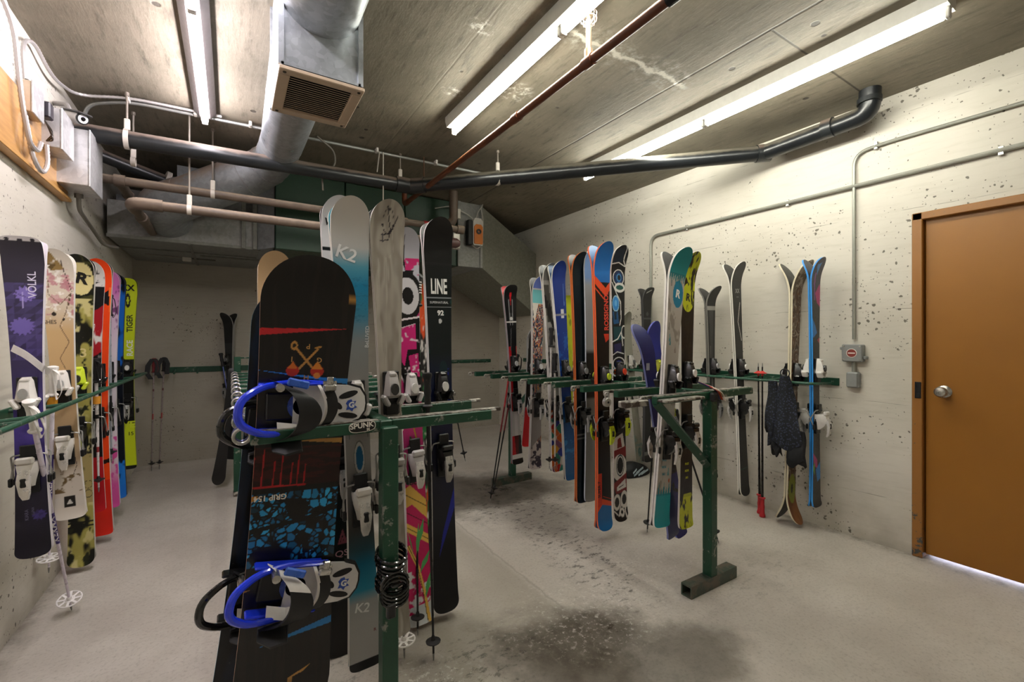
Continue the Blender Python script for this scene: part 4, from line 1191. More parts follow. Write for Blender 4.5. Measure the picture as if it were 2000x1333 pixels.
def pole(label, top, tipp, shaft, grip='1a1a1b', basket='1b1b1c', group=None, bands=(), strap=True, flower=False, r=.0075, inverted=False):
    """ski pole from its tip (local z=0) up to the top of the grip"""
    top, tipp = Vector(top), Vector(tipp)
    if inverted: top, tipp = tipp, top
    L = (top - tipp).length
    t = thing('ski_pole', label, 'ski pole', group=group, mat=frame_z(tipp, top))
    ms, hs = [plain(shaft, .3, .15)], [shaft]
    mb = MB()
    cuts = [0.03] + [x for b in bands for x in (b[0] * L, b[1] * L)] + [L - .14]
    cuts = sorted(cuts)
    for a, b in zip(cuts[:-1], cuts[1:]):
        mid, mt = (a + b) / 2 / L, 0
        for bd in bands:
            if bd[0] < mid < bd[1]:
                if bd[2] not in hs: hs.append(bd[2]); ms.append(plain(bd[2], .35))
                mt = hs.index(bd[2])
        ra, rb = .0045 + (r - .0045) * min(1, a / (L * .6)), .0045 + (r - .0045) * min(1, b / (L * .6))
        mb.tube([(0, 0, a), (0, 0, b)], [ra, rb], 9, mt)
    mb.build('shaft', ms, t)
    mb = MB(); mb.lathe([(.0015, 0), (.0035, .012), (.0045, .035)], 8); mb.build('tip', plain('8b8b88', .35, .6), t)
    mb = MB()
    mb.lathe([(.012, L - .15), (.021, L - .147), (.022, L - .142), (.014, L - .135), (.0135, L - .10), (.0165, L - .08), (.0145, L - .055), (.016, L - .03), (.021, L - .014), (.020, L - .004), (.010, L)], 14)
    mb.build('grip', plain(grip, .55), t)
    mb = MB()
    z = .075
    if flower:
        for i in range(8):
            a = i * math.pi / 4
            c, s = math.cos(a), math.sin(a)
            mb.band([(c * .008, s * .008, z), (c * .046, s * .046, z + .003)], (-s * .0045, c * .0045, 0), (0, 0, .004))
        for R in (.018, .044):
            mb.tube([(math.cos(2 * math.pi * i / 24) * R, math.sin(2 * math.pi * i / 24) * R, z + .003) for i in range(24)], .0035, 6, 0, False, True)
        mb.lathe([(.009, z - .015), (.012, z), (.008, z + .02)], 10)
    else:
        mb.lathe([(.007, z - .014), (.020, z - .004), (.030, z), (.031, z + .004), (.010, z + .008), (.007, z + .024)], 16)
    mb.build('basket', plain(basket, .5), t)
    if strap:
        mb = MB(); mb.band(bend([(.0, -.012, L - .012), (.028, -.03, L - .03), (.040, -.03, L - .12), (.020, -.025, L - .17), (.008, -.016, L - .08), (0, -.012, L - .014)], .02, 4), (.0, .008, .002), (.002, 0, 0))
        mb.build('strap', plain(grip if grip != 'e9e6e2' else 'd9d2cf', .7), t)
    return t
# ================================================================ the left wall, near to far
GL = 'skis along the left wall'
WB = ('e6e1da', 'a9a8a4', 'efeae4')
ski('dark purple ski with lilac scalloped flowers and white bindings, nearest on the left wall', (46, 466), (68, 1086), 2.66, (.108, .088, .124),
    [('g', [(0, '221f2c'), (.22, '2b2740'), (.38, '5c4aa4'), (.50, '4b3f80'), (.60, '3f3560'), (.80, '332d46'), (1, '322d3a')]),
     ('tri', .030, '7f6fc0', (.62, .86), 4, .35), ('flower', .05, .825, .030, 12, '8d7cc9', .9), ('flower', -.15, .725, .034, 14, '7c6cb8', .95),
     ('l', [(-.1, .83), (-.1, .69)], .002, 'b7abdf'), ('l', [(-.5, .83), (.7, .80)], .002, '4b3f78'), ('flower', .35, .13, .020, 10, '5a4a9a', .9),
     ('tri', .018, '2b2740', (.10, .16), 8, .6), ('e', 0, .635, .09, .006, 'c9c2d6'), ('b', .988, 1, 'ddd8dc'), ('e', -.6, .988, .12, .007, '322d3a'), ('e', 0, .986, .14, .008, '322d3a'), ('e', .6, .988, .12, .007, '322d3a')],
    'e6e0e4', 'cfc9d4', WB, twin=('rear ski of the purple pair against the left wall', [('f', '3d3556')], WB), group=GL, res=.004, tip=(.12, .04, .045, 4.0), tail=(.06, .01, .035, 2.6),
    text=[('VÖLKL', .036, .40, .855, 90, 'd9d3ea', .0004), ('KIARA', .016, -.25, .135, 90, '6d6888'), ('LUNA', .012, .05, .145, 90, '6d6888')])
ski('cream and tan floral ski with white bindings, second on the left wall', (110, 490), (140, 1012), 3.14, (.112, .088, .126),
    [('g', [(0, 'ded6cb'), (.16, 'd6ccbf'), (.22, 'b39f82'), (.34, 'b89f7c'), (.5, 'c7a87c'), (.7, 'd0b184'), (.80, 'd8cbb8'), (1, 'ddd6cc')]),
     ('p', [(-1, .97), (-.2, .99), (.5, .93), (-.2, .925), (-1, .945)], '9c8252'), ('p', [(-.6, .945), (.1, .95), (-.3, .925)], '6e5a34'),
     ('n', 34, .60, 'c48c92', 11, 1.0, (.76, .93), .9), ('n', 46, .66, 'efe9e2', 5, 1.0, (.72, .97)), ('flower', .45, .87, .020, 5, 'b98088', .8), ('flower', -.2, .82, .022, 6, 'c99a9c', .8),
     ('l', [(-.8, .92), (-.5, .88), (-.6, .84), (.1, .80), (.7, .84), (.4, .77), (.0, .72), (.5, .66), (-.1, .60), (.2, .56)], .003, '7a6148'),
     ('l', [(.3, .97), (.45, .92), (.8, .85), (.55, .79)], .0025, '4f3a30'), ('e', -.3, .765, .12, .008, '33261f'), ('e', .25, .745, .07, .006, '33261f'), ('e', .3, .245, .12, .008, '33261f'), ('e', .4, .225, .07, .006, '3c2d24'),
     ('l', [(.3, .25), (.55, .20), (.2, .15)], .0025, '4f3a30'), ('n', 30, .52, '7b6644', 3, 1.0, (.10, .165)), ('b', .045, .082, 'd9d2c8'), ('p', [(-.35, .045), (.35, .045), (.35, .085), (-.35, .085)], '2a2624'), ('p', [(-.22, .055), (.0, .075), (.22, .055)], 'd8d4ce')],
    'e9e5de', 'd8d2c8', WB, twin=('rear ski of the cream floral pair on the left wall', [('f', 'c7a87c')], WB), group=GL, res=.004, text=[('SHES', .028, -.55, .735, 0, '5a4a3a', .0004, .8), ('ROSEM', .020, -.35, .19, 90, '7a5f48')])
ski('camouflage olive and black ski with lime heel piece, third on the left wall', (155, 500), (160, 1104), 3.48, (.116, .096, .128),
    [('f', 'a9a25a'), ('n', 13, .55, '12140e', 2, 2.2), ('n', 22, .60, 'c9c08a', 9, 2.0), ('n', 30, .64, '262b18', 14, 1.6), ('n', 10, .58, '11120e', 21, 1.4, (0, .08)), ('b', .20, .36, 'a99a6a'), ('n', 20, .62, '6f6a3c', 31, 1.5, (.2, .36)),
     ('b', .125, .131, '17170f'), ('b', .137, .142, '17170f'), ('b', .86, 1, '1a1c12'), ('n', 26, .62, '4a4a28', 6, 1.0, (.86, 1)), ('e', .15, .925, .82, .052, 'd6ca94'), ('l', [(-.5, .942), (.8, .935)], .007, '141410'),
     ('ring', -.1, .245, .33, .014, .86, '3a3826'), ('ring', -.1, .215, .33, .014, .86, '3a3826'), ('ring', .5, .26, .3, .013, .86, '3a3826'), ('ring', .5, .23, .3, .013, .86, '3a3826')],
    'dcd8cc', '191918', ('191a18', '2a2c24', 'cfe03a', 'cfe03a'), twin=('rear ski of the camouflage pair, showing a white rounded tip', [('f', 'dcd8d0'), ('n', 20, .55, '1c1c18', 5)], ('191a18', 'd3e23a', 'cfe03a')), group=GL, res=.005, tail=(.10, .02, .045, 2.3),
    text=[('3', .07, .25, .685, 0, 'cdbf86', .001), ('R', .085, .2, .925, -12, '141410', .003)])
ski('red, black and white race ski with white lettering, left of the orange ski', (181, 512), (186, 1000), 3.70, (.100, .070, .112),
    [('f', '1a1a1c'), ('b', .0, .22, 'b3202a'), ('p', [(-1, .3), (.2, .3), (.2, .6), (-1, .6)], '191a1c'), ('b', .62, .80, 'a3222c', .03), ('n', 26, .60, 'd9d4d0', 6, 3.0, (.35, .78)), ('b', .90, 1, 'd8d4cf'), ('n', 40, .6, '1a1a1c', 7, 1.0, (.90, 1))],
    'cfcac5', '1b1b1d', ('1a1b1d', 'd8d6d3', 'e2e0dd'), group=GL, text=[('REDSTER', .040, -.2, .70, 84, 'e8e4e0', .001), ('RACE', .036, -.1, .42, 84, 'd9d5d0', .001)])
ski('bright orange ski with black collar and white lettering on the left wall', (193, 508), (199, 1045), 3.88, (.112, .080, .126),
    [('f', 'e8501e'), ('p', [(-1, .87), (.3, .875), (1, .90), (1, .83), (.2, .845), (-1, .84)], '1f1d20'), ('p', [(-1, .845), (-.45, .845), (-.45, .36), (-1, .36)], '1b1b1d'), ('b', .0, .20, 'd02f20'), ('p', [(-1, .26), (1, .28), (1, .265), (-1, .245)], '2a1a18'), ('s', .80, 1, 'f07a3a', (.2, .9))],
    'e8e2da', '2a2422', ('1a1b1d', 'd8d6d3', 'e2e0dd'), twin=('rear ski of the bright orange pair on the left wall', [('f', 'd5431c')], None), group=GL, res=.005,
    text=[('ATOMIC', .058, -.62, .50, 90, 'f0ece8', .0016)])
ski('white and magenta splattered ski, behind the orange one on the left wall', (211, 528), (214, 992), 4.14, (.110, .082, .124),
    [('g', [(0, 'c9549a'), (.10, 'cf62a4'), (.20, 'd9cdd6'), (.6, 'cfcad0'), (.8, 'c9b3c8'), (.92, 'bf6fae'), (1, 'c983b8')]), ('n', 40, .58, 'c9549a', 8, 1.5, (.08, .30)), ('n', 30, .6, '7a4a78', 9, 2.0, (.75, 1))],
    'e0dbe0', '8a4a80', ('1d1e20', 'c9c9c9', 'c9c9c9'), group=GL, twin=('rear ski of the white and magenta pair', [('f', '2b2530')], None))
ski('black and bright blue ski beside the racing ski on the left wall', (223, 534), (228, 974), 4.35, (.112, .086, .124),
    [('f', '141a26'), ('n', 16, .55, '1f66b8', 3, 2.5, (.55, .95)), ('n', 20, .57, '2b7fd0', 7, 2.0, (0, .18)), ('b', 0, .06, '2a78cc'), ('s', -.3, .1, '2b4a7a', (.2, .35)), ('b', .95, 1, '10131b')],
    '1d2735', '101215', ('17181a', 'c9c9c9', 'b9b9b9'), group=GL, twin=('rear ski of the black and blue pair', [('f', '131a28')], None))
ski('neon yellow and black race ski with vertical lettering at the far left corner', (250, 545), (252, 916), 4.90, (.100, .070, .116),
    [('f', 'c8d62a'), ('p', [(-1, .615), (-.35, .575), (1, .575), (1, .24), (-1, .24)], '131412'), ('b', .0, .018, '16170f'), ('e', 0, .885, .30, .038, '1a1b12'), ('e', 0, .885, .13, .020, 'c8d62a'), ('e', 0, .49, .08, .006, 'd8d8d2'),
     ('l', [(-.55, .955), (-.1, .975)], .006, '1a1b12')],
    'b9c730', '1a1b16', ('1b1c1d', 'dcdbd6', 'd5d5d2'), group=GL, res=.005, twin=('rear ski of the neon yellow race pair in the corner', [('f', '1c1d16')], ('1b1c1d', 'dcdbd6', 'd5d5d2')), tip=(.12, .045, .055, 2.8),
    text=[('XX', .068, 0, .950, 0, '1a1b12', .0022, .9), ('RACE', .054, .22, .635, 90, 'e4e4dc', .0014), ('TIGER', .054, .22, .765, 90, '1a1b12', .0012), ('VE', .075, .05, .232, 0, 'c8d62a', .003, 1.0), ('15', .040, .25, .185, 0, '1a1b12', .0006), ('VÖLKL', .010, 0, .925, 0, '1a1b12')], zt=1.08)
WP = 'ski poles'
PB = ((.30, .46, '3b2a78'), (.60, .615, '2d2350'), (.80, .805, '2d2350'))
A = pole('white pole with purple bands and an amber collar, hanging beside the cream floral ski', (-.73, 3.03, 1.20), (-.775, 3.15, .15), 'ded6e0', 'ece7e2', 'ece8e6', WP, ((.26, .58, '3b2a78'),), True, True, .009)
B = pole('white pole with purple band standing on the floor, nearest on the left wall', on_y(56, 782, 2.50), on_z(140, 1193, 0.0), 'd8cfdc', 'ece7e2', 'ece8e6', WP, ((.37, .52, '3b2a78'),), True, True, .009)
mb = MB(); Ai = frame_z((-.775, 3.15, .15), (-.73, 3.03, 1.20)).inverted()
mb.band([Ai @ q for q in bend([on_y(24, 680, 2.60), on_y(52, 694, 2.56), on_y(84, 720, 2.60), on_y(97, 728, 2.95)], .05)], Ai.to_3x3() @ Vector((.004, 0, .013)), Ai.to_3x3() @ Vector((0, -.003, 0))); mb.build('wrist_strap', plain('ddd6d6', .6), A)
for P, zz, n in ((B, .47, .046), (A, .42, .040)):
    Lp = .94 if P is A else 1.2
    v, f = text_data('KERMA', n, .0012)
    R = .0102
    pts = []
    for p in v:
        a = -p[1] / R * .62
        pts.append((math.sin(a) * R, -math.cos(a) * R, zz + p[0] + .06))
    mb = MB(); mb.add(pts, f); mb.build('lettering', plain('efeaf2', .5), P, smooth=None)
mb = MB(); mb.tube([(0, 0, .86), (0, 0, .905)], .019, 14); mb.build('amber_collar', plain('c98a1f', .4), A)
for ylab, pt, pb in (('white and black pole with a yellow cuff hanging in front of the orange ski', (187, 700), (193, 962)),):
    p1, p0 = on_y(*pt, 3.62), on_y(*pb, 3.62)
    Q = pole(ylab, p1, p0, 'd6d0cf', '1b1b1d', '232325', WP, ((.55, .58, '1d1d1f'), (.30, .34, '8a2a30')), True, False, .009)
    mb = MB(); l_ = (p1 - p0).length; mb.tube([(0, 0, l_ * .66), (0, 0, l_ * .66 + .045)], .020, 14); mb.build('yellow_cuff', plain('d08c28', .45), Q)
Q = pole('slim grey pole with a black grip between the magenta and blue skis', on_y(214, 575, 4.05), on_y(218, 905, 4.05), '9aa0a8', '17181a', '1a1a1b', WP, ((.25, .4, '1c1d20'),))
# ================================================================ the far left and back wall
for i, (a, b, lab) in enumerate((((301, 700), (296, 921), 'left one of two poles with red straps by the back wall'), ((321, 698), (311, 918), 'right one of two poles with red straps by the back wall'))):
    p0 = on_z(b[0], b[1], 0); p1 = on_y(a[0], a[1], 5.88)
    Q = pole(lab, p1, p0, '8a7d7c', '7d1f26' if i == 0 else '1d1a1c', '1b1b1c', 'poles with red straps', ((.45, .5, '8a2a2c'), (.70, .72, '5b2a2c')), True)
    mb = MB(); l_ = (p1 - p0).length
    mb.band([(-.01, -.02, l_ - .01), (-.045, -.03, l_ - .08), (-.05, -.03, l_ - .16), (-.02, -.02, l_ - .22)], (.02, .004, 0), (0, -.005, 0)); mb.band([(.01, -.02, l_ - .01), (.035, -.03, l_ - .07), (.03, -.03, l_ - .18)], (.018, .004, 0), (0, -.005, 0)); mb.build('wrist_strap', plain('16171a', .7), Q)
ski('dark narrow ski against the back wall, above the far end of the centre rack', (447, 612), (452, 905), 5.84, (.09, .07, .11), [('f', '26282a'), ('b', .5, .8, '3a3c3e')], '8a8a88', '1d1d1f', ('17181a', '6a6a6c', '8d8d8d'),
    twin=('rear dark ski with a splayed tip against the back wall', [('f', '2b2d2f')], ('17181a', '6a6a6c', '8d8d8d')), group='skis on the back wall', tip=(.16, .09, .06, 2.0), twist=-40)
ski('dark ski hung tip down, its curved tip reaching the floor beyond the centre rack', (458, 720), (424, 957), 4.62, (.085, .07, .10), [('f', '2a2a2b'), ('n', 20, .6, '4a4a4a', 4, 3)], '6d6a66', '222222', None, up=False, group='skis on the back wall', tip=(.34, .14, .09, 2.0), twist=-90)
pole('slim blue pole with a black grip leaning by the back wall rack', on_y(431, 690, 5.7), on_z(468, 912, 0), '26357a', '161618', '1a1a1b', WP)
# ================================================================ snowboards in the centre rack
def board_binding(t, zb, surf, rot, hoop_h, plate_h, strap_top, label_bits=True, dx=0.0):
    """baseplate part with hoop, straps, buckles, disc as its sub-parts; toe side to +x"""
    y = float(surf(zb))
    M = Matrix.Translation((dx, y, zb)) @ Matrix.Rotation(math.radians(rot), 4, 'Y')
    WH, BK, HP = plain(plate_h, .35), plain('17181a', .5), plain(hoop_h, .18, 0, .05, .5)
    out = [(-.03, -.062), (.06, -.066), (.14, -.062), (.176, -.051), (.194, -.024), (.197, .0), (.194, .026), (.177, .053), (.14, .064), (.06, .068), (-.03, .064)]
    mb = MB()
    mb.prism(out, -.030, -.018, 0, None)
    mb.prism([(x * 1.045 - .002, z * 1.10) for x, z in out[2:9]], -.026, -.006, 1)
    mb.box((-.005, -.012, 0), (.20, .022, .085), 1, None, .004)
    base = put('binding', mb.mesh('binding', [WH, BK]), t, mat=M)
    mb = MB()
    hoop = bend([(.085, -.032, .072), (-.03, -.050, .082), (-.125, -.085, .070), (-.180, -.112, .030), (-.182, -.115, -.032), (-.125, -.088, -.072), (-.03, -.052, -.082), (.06, -.032, -.074)], .045, 5)
    n = len(hoop)
    mb.tube(hoop, [.007 + .005 * math.sin(math.pi * i / (n - 1)) for i in range(n)], 10)
    for s in (-1, 1): mb.box((-.03, -.030, s * .072), (.20, .048, .010), 0, Matrix.Rotation(0, 4, 'Z'), .004)
    put('heel_hoop', mb.mesh('heel_hoop', HP), base)
    mb = MB()
    path = bend([(-.075, -.055, .078), (-.045, -.090, .068), (-.005, -.112, .036), (.012, -.120, -.006), (.006, -.112, -.050), (-.02, -.090, -.080), (-.065, -.062, -.095)], .03, 4)
    hv = [(.024 + .008 * math.sin(math.pi * i / (len(path) - 1)), 0, -.012 + .02 * i / len(path)) for i in range(len(path))]
    k = len(path) // 3 if strap_top else 0
    if k: mb.band(path[:k + 1], hv[:k + 1], (0, -.012, 0), 1)
    mb.band(path[k:], hv[k:], (0, -.012, 0), 0)
    mb.band([(-.07, -.045, -.094), (-.09, -.062, -.108), (-.055, -.085, -.118), (-.01, -.085, -.108)], (.0, .022, .016), (.004, 0, -.006), 0)
    mb.band([(-.075, -.050, -.056), (-.02, -.058, -.064), (.02, -.085, -.045)], (.0, .012, .010), (0, -.004, -.006), 1)
    put('ankle_strap', mb.mesh('ankle_strap', [BK, plain('dedad6', .45)]), base)
    mb = MB()
    path = bend([(.058, -.030, .076), (.064, -.058, .062), (.080, -.074, .022), (.082, -.074, -.018), (.066, -.060, -.058), (.050, -.030, -.074)], .03, 4)
    mb.band(path, (.016, 0, .004), (0, -.010, 0), 0)
    mb.band([p + Vector((-.019, .002, 0)) for p in path], (.005, 0, 0), (0, -.011, 0), 1)
    put('toe_strap', mb.mesh('toe_strap', [BK, plain('dedad6', .45)]), base)
    mb = MB()
    mb.box((.070, -.072, .074), (.040, .016, .024), 0, Matrix.Rotation(.15, 4, 'X'), .005); mb.box((.070, -.084, .084), (.020, .012, .026), 0, None, .003)
    mb.tube([(.05, -.080, .078), (.09, -.080, .078)], .006, 8)
    put('ratchet_buckle', mb.mesh('ratchet_buckle', STEEL), base)
    mb = MB()
    mb.box((-.035, -.112, .074), (.062, .012, .024), 0, Matrix.Translation((-.01, -.0, .0)) @ Matrix.Rotation(.25, 4, 'Y'), .004)
    mb.lathe([(.012, .060), (.012, .122), (.006, .124)], 12, 1, Matrix.Translation((-.075, 0, .068)), 'y')
    put('ankle_buckle', mb.mesh('ankle_buckle', [plain('2f5fc4' if hoop_h != '1b1b1d' else '3a3a3c', .3), STEEL]), base)
    mb = MB(); mb.lathe([(.046, .018), (.046, .026), (.030, .030)], 20, 0, None, 'y'); mb.lathe([(.013, .030), (.013, .034), (.006, .035)], 14, 1, None, 'y')
    put('mounting_disc', mb.mesh('mounting_disc', [plain('1d3f9a' if hoop_h != '1b1b1d' else '222224', .3), STEEL]), base)
    if label_bits:
        mb = MB()
        for (cx, cz, rx, rz, an) in ((.140, .032, .032, .011, .3), (.140, -.038, .032, .010, -.15), (.108, -.004, .016, .009, -.8)):
            R = Matrix.Translation((cx, 0, cz)) @ Matrix.Rotation(-an, 4, 'Y')
            mb.prism([(math.cos(q) * rx, math.sin(q) * rz) for q in [2 * math.pi * i / 16 for i in range(16)]], -.0308, -.0298, 0, R)
        put('plate_cutouts', mb.mesh('plate_cutouts', plain('131314', .6)), base)
        mb = MB(); mb.prism([(.138, .012), (.150, .016), (.154, .008), (.166, .010), (.160, -.004), (.170, -.012), (.158, -.016), (.154, -.026), (.144, -.018), (.134, -.020), (.138, -.006), (.132, .002)], -.0314, -.0300)
        put('plate_emblem', mb.mesh('plate_emblem', plain('2349a8', .4)), base)
        v, f = text_data('G', .026, .0012)
        mb = MB(); mb.add([(p[0] + .151, -.0318, p[1] - .004) for p in v], f); put('emblem_letter', mb.mesh('emblem_letter', plain('e8e6e2', .4), smooth=None), base)
    return base
def snowboard(label, top, bot, Y, w, ops, edge, base, res, text, binds, grp):
    P1, P0 = on_y(*top, Y), on_y(*bot, Y)
    L = (P1 - P0).length
    t = thing('snowboard', label, 'snowboard', group=grp, mat=frame_z(P0, P1))
    me, surf = blade('body', L, w, .011, (.19, .045, .165, 2.15), (.17, .04, .15, 2.15), ops, res, edge, base, .3, .32)
    b = put('body', me, t)
    print_text(b, surf, max(w) / 2, L, text)
    for (zb, rot, hoop, plate, st, bits, dx) in binds: board_binding(t, zb, surf, rot, hoop, plate, st, bits, dx)
    return t, surf
GB = 'snowboards in the centre rack'
shards = ['2a93cc', '35a6dc', '237fb4', '2f9bd0', '1d6a94', '2583b2', '3fb2e4', '123a4e']
snowboard('black snowboard with red and gold slivers and cyan shard print, frontmost in the centre rack', (612, 505), (546, 1416), 1.62, (.292, .256, .292),
    [('f', '120f0d'), ('n', 60, .60, '1d1814', 3, 12.0), ('p', [(.30, .926), (1.1, .928), (1.1, .913)], 'b98d4a'), ('p', [(-1.1, .898), (-.30, .896), (-1.1, .892)], 'b98d4a'),
     ('p', [(-1.1, .838), (.88, .850), (-1.1, .822)], 'b5252c'), ('p', [(-1, .752), (1.1, .722), (1.1, .736), (.2, .740)], '2a86c8'), ('p', [(-.30, .603), (1.1, .605), (1.1, .591)], 'b98d4a'),
     ('p', [(-1.1, .590), (1.1, .592), (1.1, .505), (-1.1, .508)], '2a0d0c'), ('n', 18, .50, '4a1412', 5, .25, (.52, .59), .7)] +
    [('l', [(u, .51), (u + .02, .51 + h)], .004, 'a81f22') for u, h in ((-.9, .06), (-.72, .075), (-.5, .05), (-.35, .07), (-.15, .045), (-.02, .06), (.12, .04))] +
    [('l', [(-1, .509), (.15, .507)], .006, 'a81f22'),
     ('v', .345, .495, 190, .0042, shards, 6), ('n', 11, .60, '0f0d0c', 17, 1.0, (.34, .497)), ('e', .05, .455, .22, .024, '0f0d0c'), ('e', -.55, .365, .30, .020, '0f0d0c'), ('p', [(.2, .36), (.35, .36), (.3, .40), (.15, .40)], '0f0d0c'), ('l', [(-1, .418), (.2, .432), (1, .455)], .014, '0f0d0c'),
     ('p', [(-.98, .492), (-.75, .492), (-.85, .480), (-.98, .478)], 'c08a3a'),
     ('p', [(-.55, .178), (1.1, .214), (1.1, .196)], '2a86c8'), ('p', [(-.1, .092), (.55, .116), (.40, .104)], 'b98d4a'), ('p', [(-1.1, .30), (-.72, .302), (-1.1, .292)], 'b98d4a'),
     ('l', [(-.24, .802), (.20, .752)], .007, 'b98a48'), ('l', [(.22, .800), (-.18, .752)], .007, 'b98a48'), ('ring', -.27, .806, .07, .010, .5, 'b98a48'), ('l', [(.18, .803), (.28, .806)], .006, 'b98a48'),
     ('e', -.27, .752, .13, .012, 'b8321f'), ('p', [(-.38, .756), (-.27, .772), (-.18, .757)], 'd0742a'), ('e', .24, .752, .14, .013, 'b8321f'), ('p', [(.12, .757), (.24, .775), (.36, .756)], 'd88a32'), ('e', .24, .742, .07, .007, 'd88a32')],
    'c79a80', '1a1a1c', .0028,
    [('GRIP 154', .024, -.52, .486, 180, 'e4ddcf', .0006), ('H', .024, .02, .738, 180, 'b98a48', .0003), ('I', .024, -.30, .777, 180, 'b98a48', .0003), ('G', .024, .27, .777, 180, 'b98a48', .0003), ('P', .024, .02, .806, 180, 'b98a48', .0003)],
    [(1.033, -2, '1f3be0', 'd9d7d6', False, True, -.004), (.455, 7, '1f3be0', 'd9d7d6', True, True, .012)], GB)
snowboard('dark snowboard with a light blue edge, behind the shard printed one', (588, 560), (498, 1405), 1.81, (.292, .256, .292), [('f', '101216'), ('n', 14, .62, '16263a', 4, 4.0)], '63b3d6', '15161a', .006, [],
    [(1.045, 2, '1b1b1d', '2a2a2c', False, False, -.02), (.47, 0, '1b1b1d', '2a2a2c', False, False, -.02)], GB)

# ================================================================ skis in the centre rack
GC = 'skis in the centre rack'
ski('plain beige ski whose rounded tip rises above the two snowboards', (537, 495), (520, 1290), 2.24, (.12, .10, .128), [('f', 'cdb08a'), ('n', 12, .6, 'c4a47c', 5, 6)], 'ded0c0', 'c9b49a', None,
    twin=('rear twin of the plain beige ski behind the snowboards', [('f', '2a2522')], None), group=GC)
ski('white and black ski with a pink emblem, behind the white and teal fade ski', (660, 390), (668, 1275), 1.98, (.118, .096, .132),
    [('g', [(0, '141213'), (.86, '171516'), (.861, 'd8d6d8'), (1, 'dddadd')]), ('l', [(-.6, .945), (-.35, .93), (-.25, .955)], .006, '1a1a1c'), ('b', .885, .892, '1a1a1c'), ('p', [(-.25, .243), (.35, .243), (.1, .272), (.05, .275)], '8d4c5a'), ('l', [(-.1, .245), (.05, .262), (.15, .245)], .002, '141213')],
    'c9c6c6', '2a2426', ('17181a', 'd0d0d0', 'b9b9b9'), group=GC, res=.004, twin=('rear ski of the white and black emblem pair in the centre rack', [('f', '3a3036'), ('b', .9, 1, '4a3a44')], ('17181a', 'd0d0d0', 'b9b9b9')),
    text=[('QS', .036, .0, .222, 0, 'b98a96', .0003, 1.2), ('LUMEN', .015, .05, .200, 0, 'a98a90', .0002, 1.3), ('V', .036, -.70, .945, -10, '1a1a1c', .0012)])
K2B = ('e4e0db', '3f3f40', 'dcd9d4')
ski('white ski fading to teal blue with pale lettering, beside the front snowboard', (680, 392), (714, 1300), 1.715, (.118, .088, .132),
    [('g', [(0, 'a9a8a7'), (.10, 'a6a6a5'), (.142, '9a9c9c'), (.168, '2a86a0'), (.225, '136c88'), (.255, '2f5560'), (.30, '4a4948'), (.37, '6b6a68'), (.45, '8f8d8b'), (.62, '94928f'), (.70, '8c9294'), (.76, '3c8aa6'), (.82, '1787ae'), (.86, '5fa3b8'), (.90, 'c4c5c4'), (1, 'd2cdc8')]),
     ('n', 60, .62, '2a6f88', 3, .5, (.74, .84), .5), ('e', .05, .452, .30, .038, 'b4b2af'), ('e', .05, .452, .20, .026, '1a5f86'), ('ring', .05, .452, .31, .038, .90, '6d6b68'), ('l', [(-.5, .51), (.6, .51)], .002, '5a5957'), ('l', [(-.45, .52), (-.45, .495)], .002, '5a5957'), ('l', [(.55, .52), (.55, .495)], .002, '5a5957'),
     ('b', 0, .018, '1d1d1e')],
    'dedad4', '3d7f8c', K2B, zt=1.10, gap=.36, group=GC, res=.003, twin=('rear teal edged ski of the white and teal pair', [('f', '2d8a8a')], K2B), tail=(.05, .008, .03, 3.5),
    text=[('K2', .066, -.25, .885, -18, 'e6e8e8', .0012), ('K2', .048, -.1, .13, -14, 'cfd0cf', .0008), ('BeLUVED', .020, .72, .71, 86, 'd2d6d8', .0002), ('R', .016, .55, .075, 0, '6a2a2a', .0004)])
ski('grey wood grain swirl ski with a dark scrawled mark near its tip', (753, 398), (772, 1240), 1.71, (.108, .080, .126),
    [('g', [(0, '9a948a'), (.6, 'a8a298'), (1, 'b4aea5')]), ('wood', 2.2, '7f796f', 9, .6), ('n', 60, .55, 'c4beb4', 3, 14.0, (0, 1), .5), ('e', -.1, .905, .42, .030, 'a09a90', .6), ('ring', .0, .955, .34, .028, .90, '2a2630'), ('l', [(.55, .965), (.15, .93), (-.35, .925)], .005, '2a2630'), ('l', [(-.1, .985), (.15, .94), (.05, .915), (-.4, .912)], .004, '2a2630'), ('l', [(-.35, .95), (-.3, .91)], .003, '4a4650')],
    'c9c3ba', '2a2a2c', ('a9a5a2', '2b2b2b', 'b9b5b0'), zt=1.13, group=GC, res=.004, twin=('rear twin of the grey wood grain ski', [('f', '6d675f')], ('2a2a2b', '2b2b2b', '8d8d8d')))
PK = ('c9c4c4', 'e6e2de', 'e2deda')
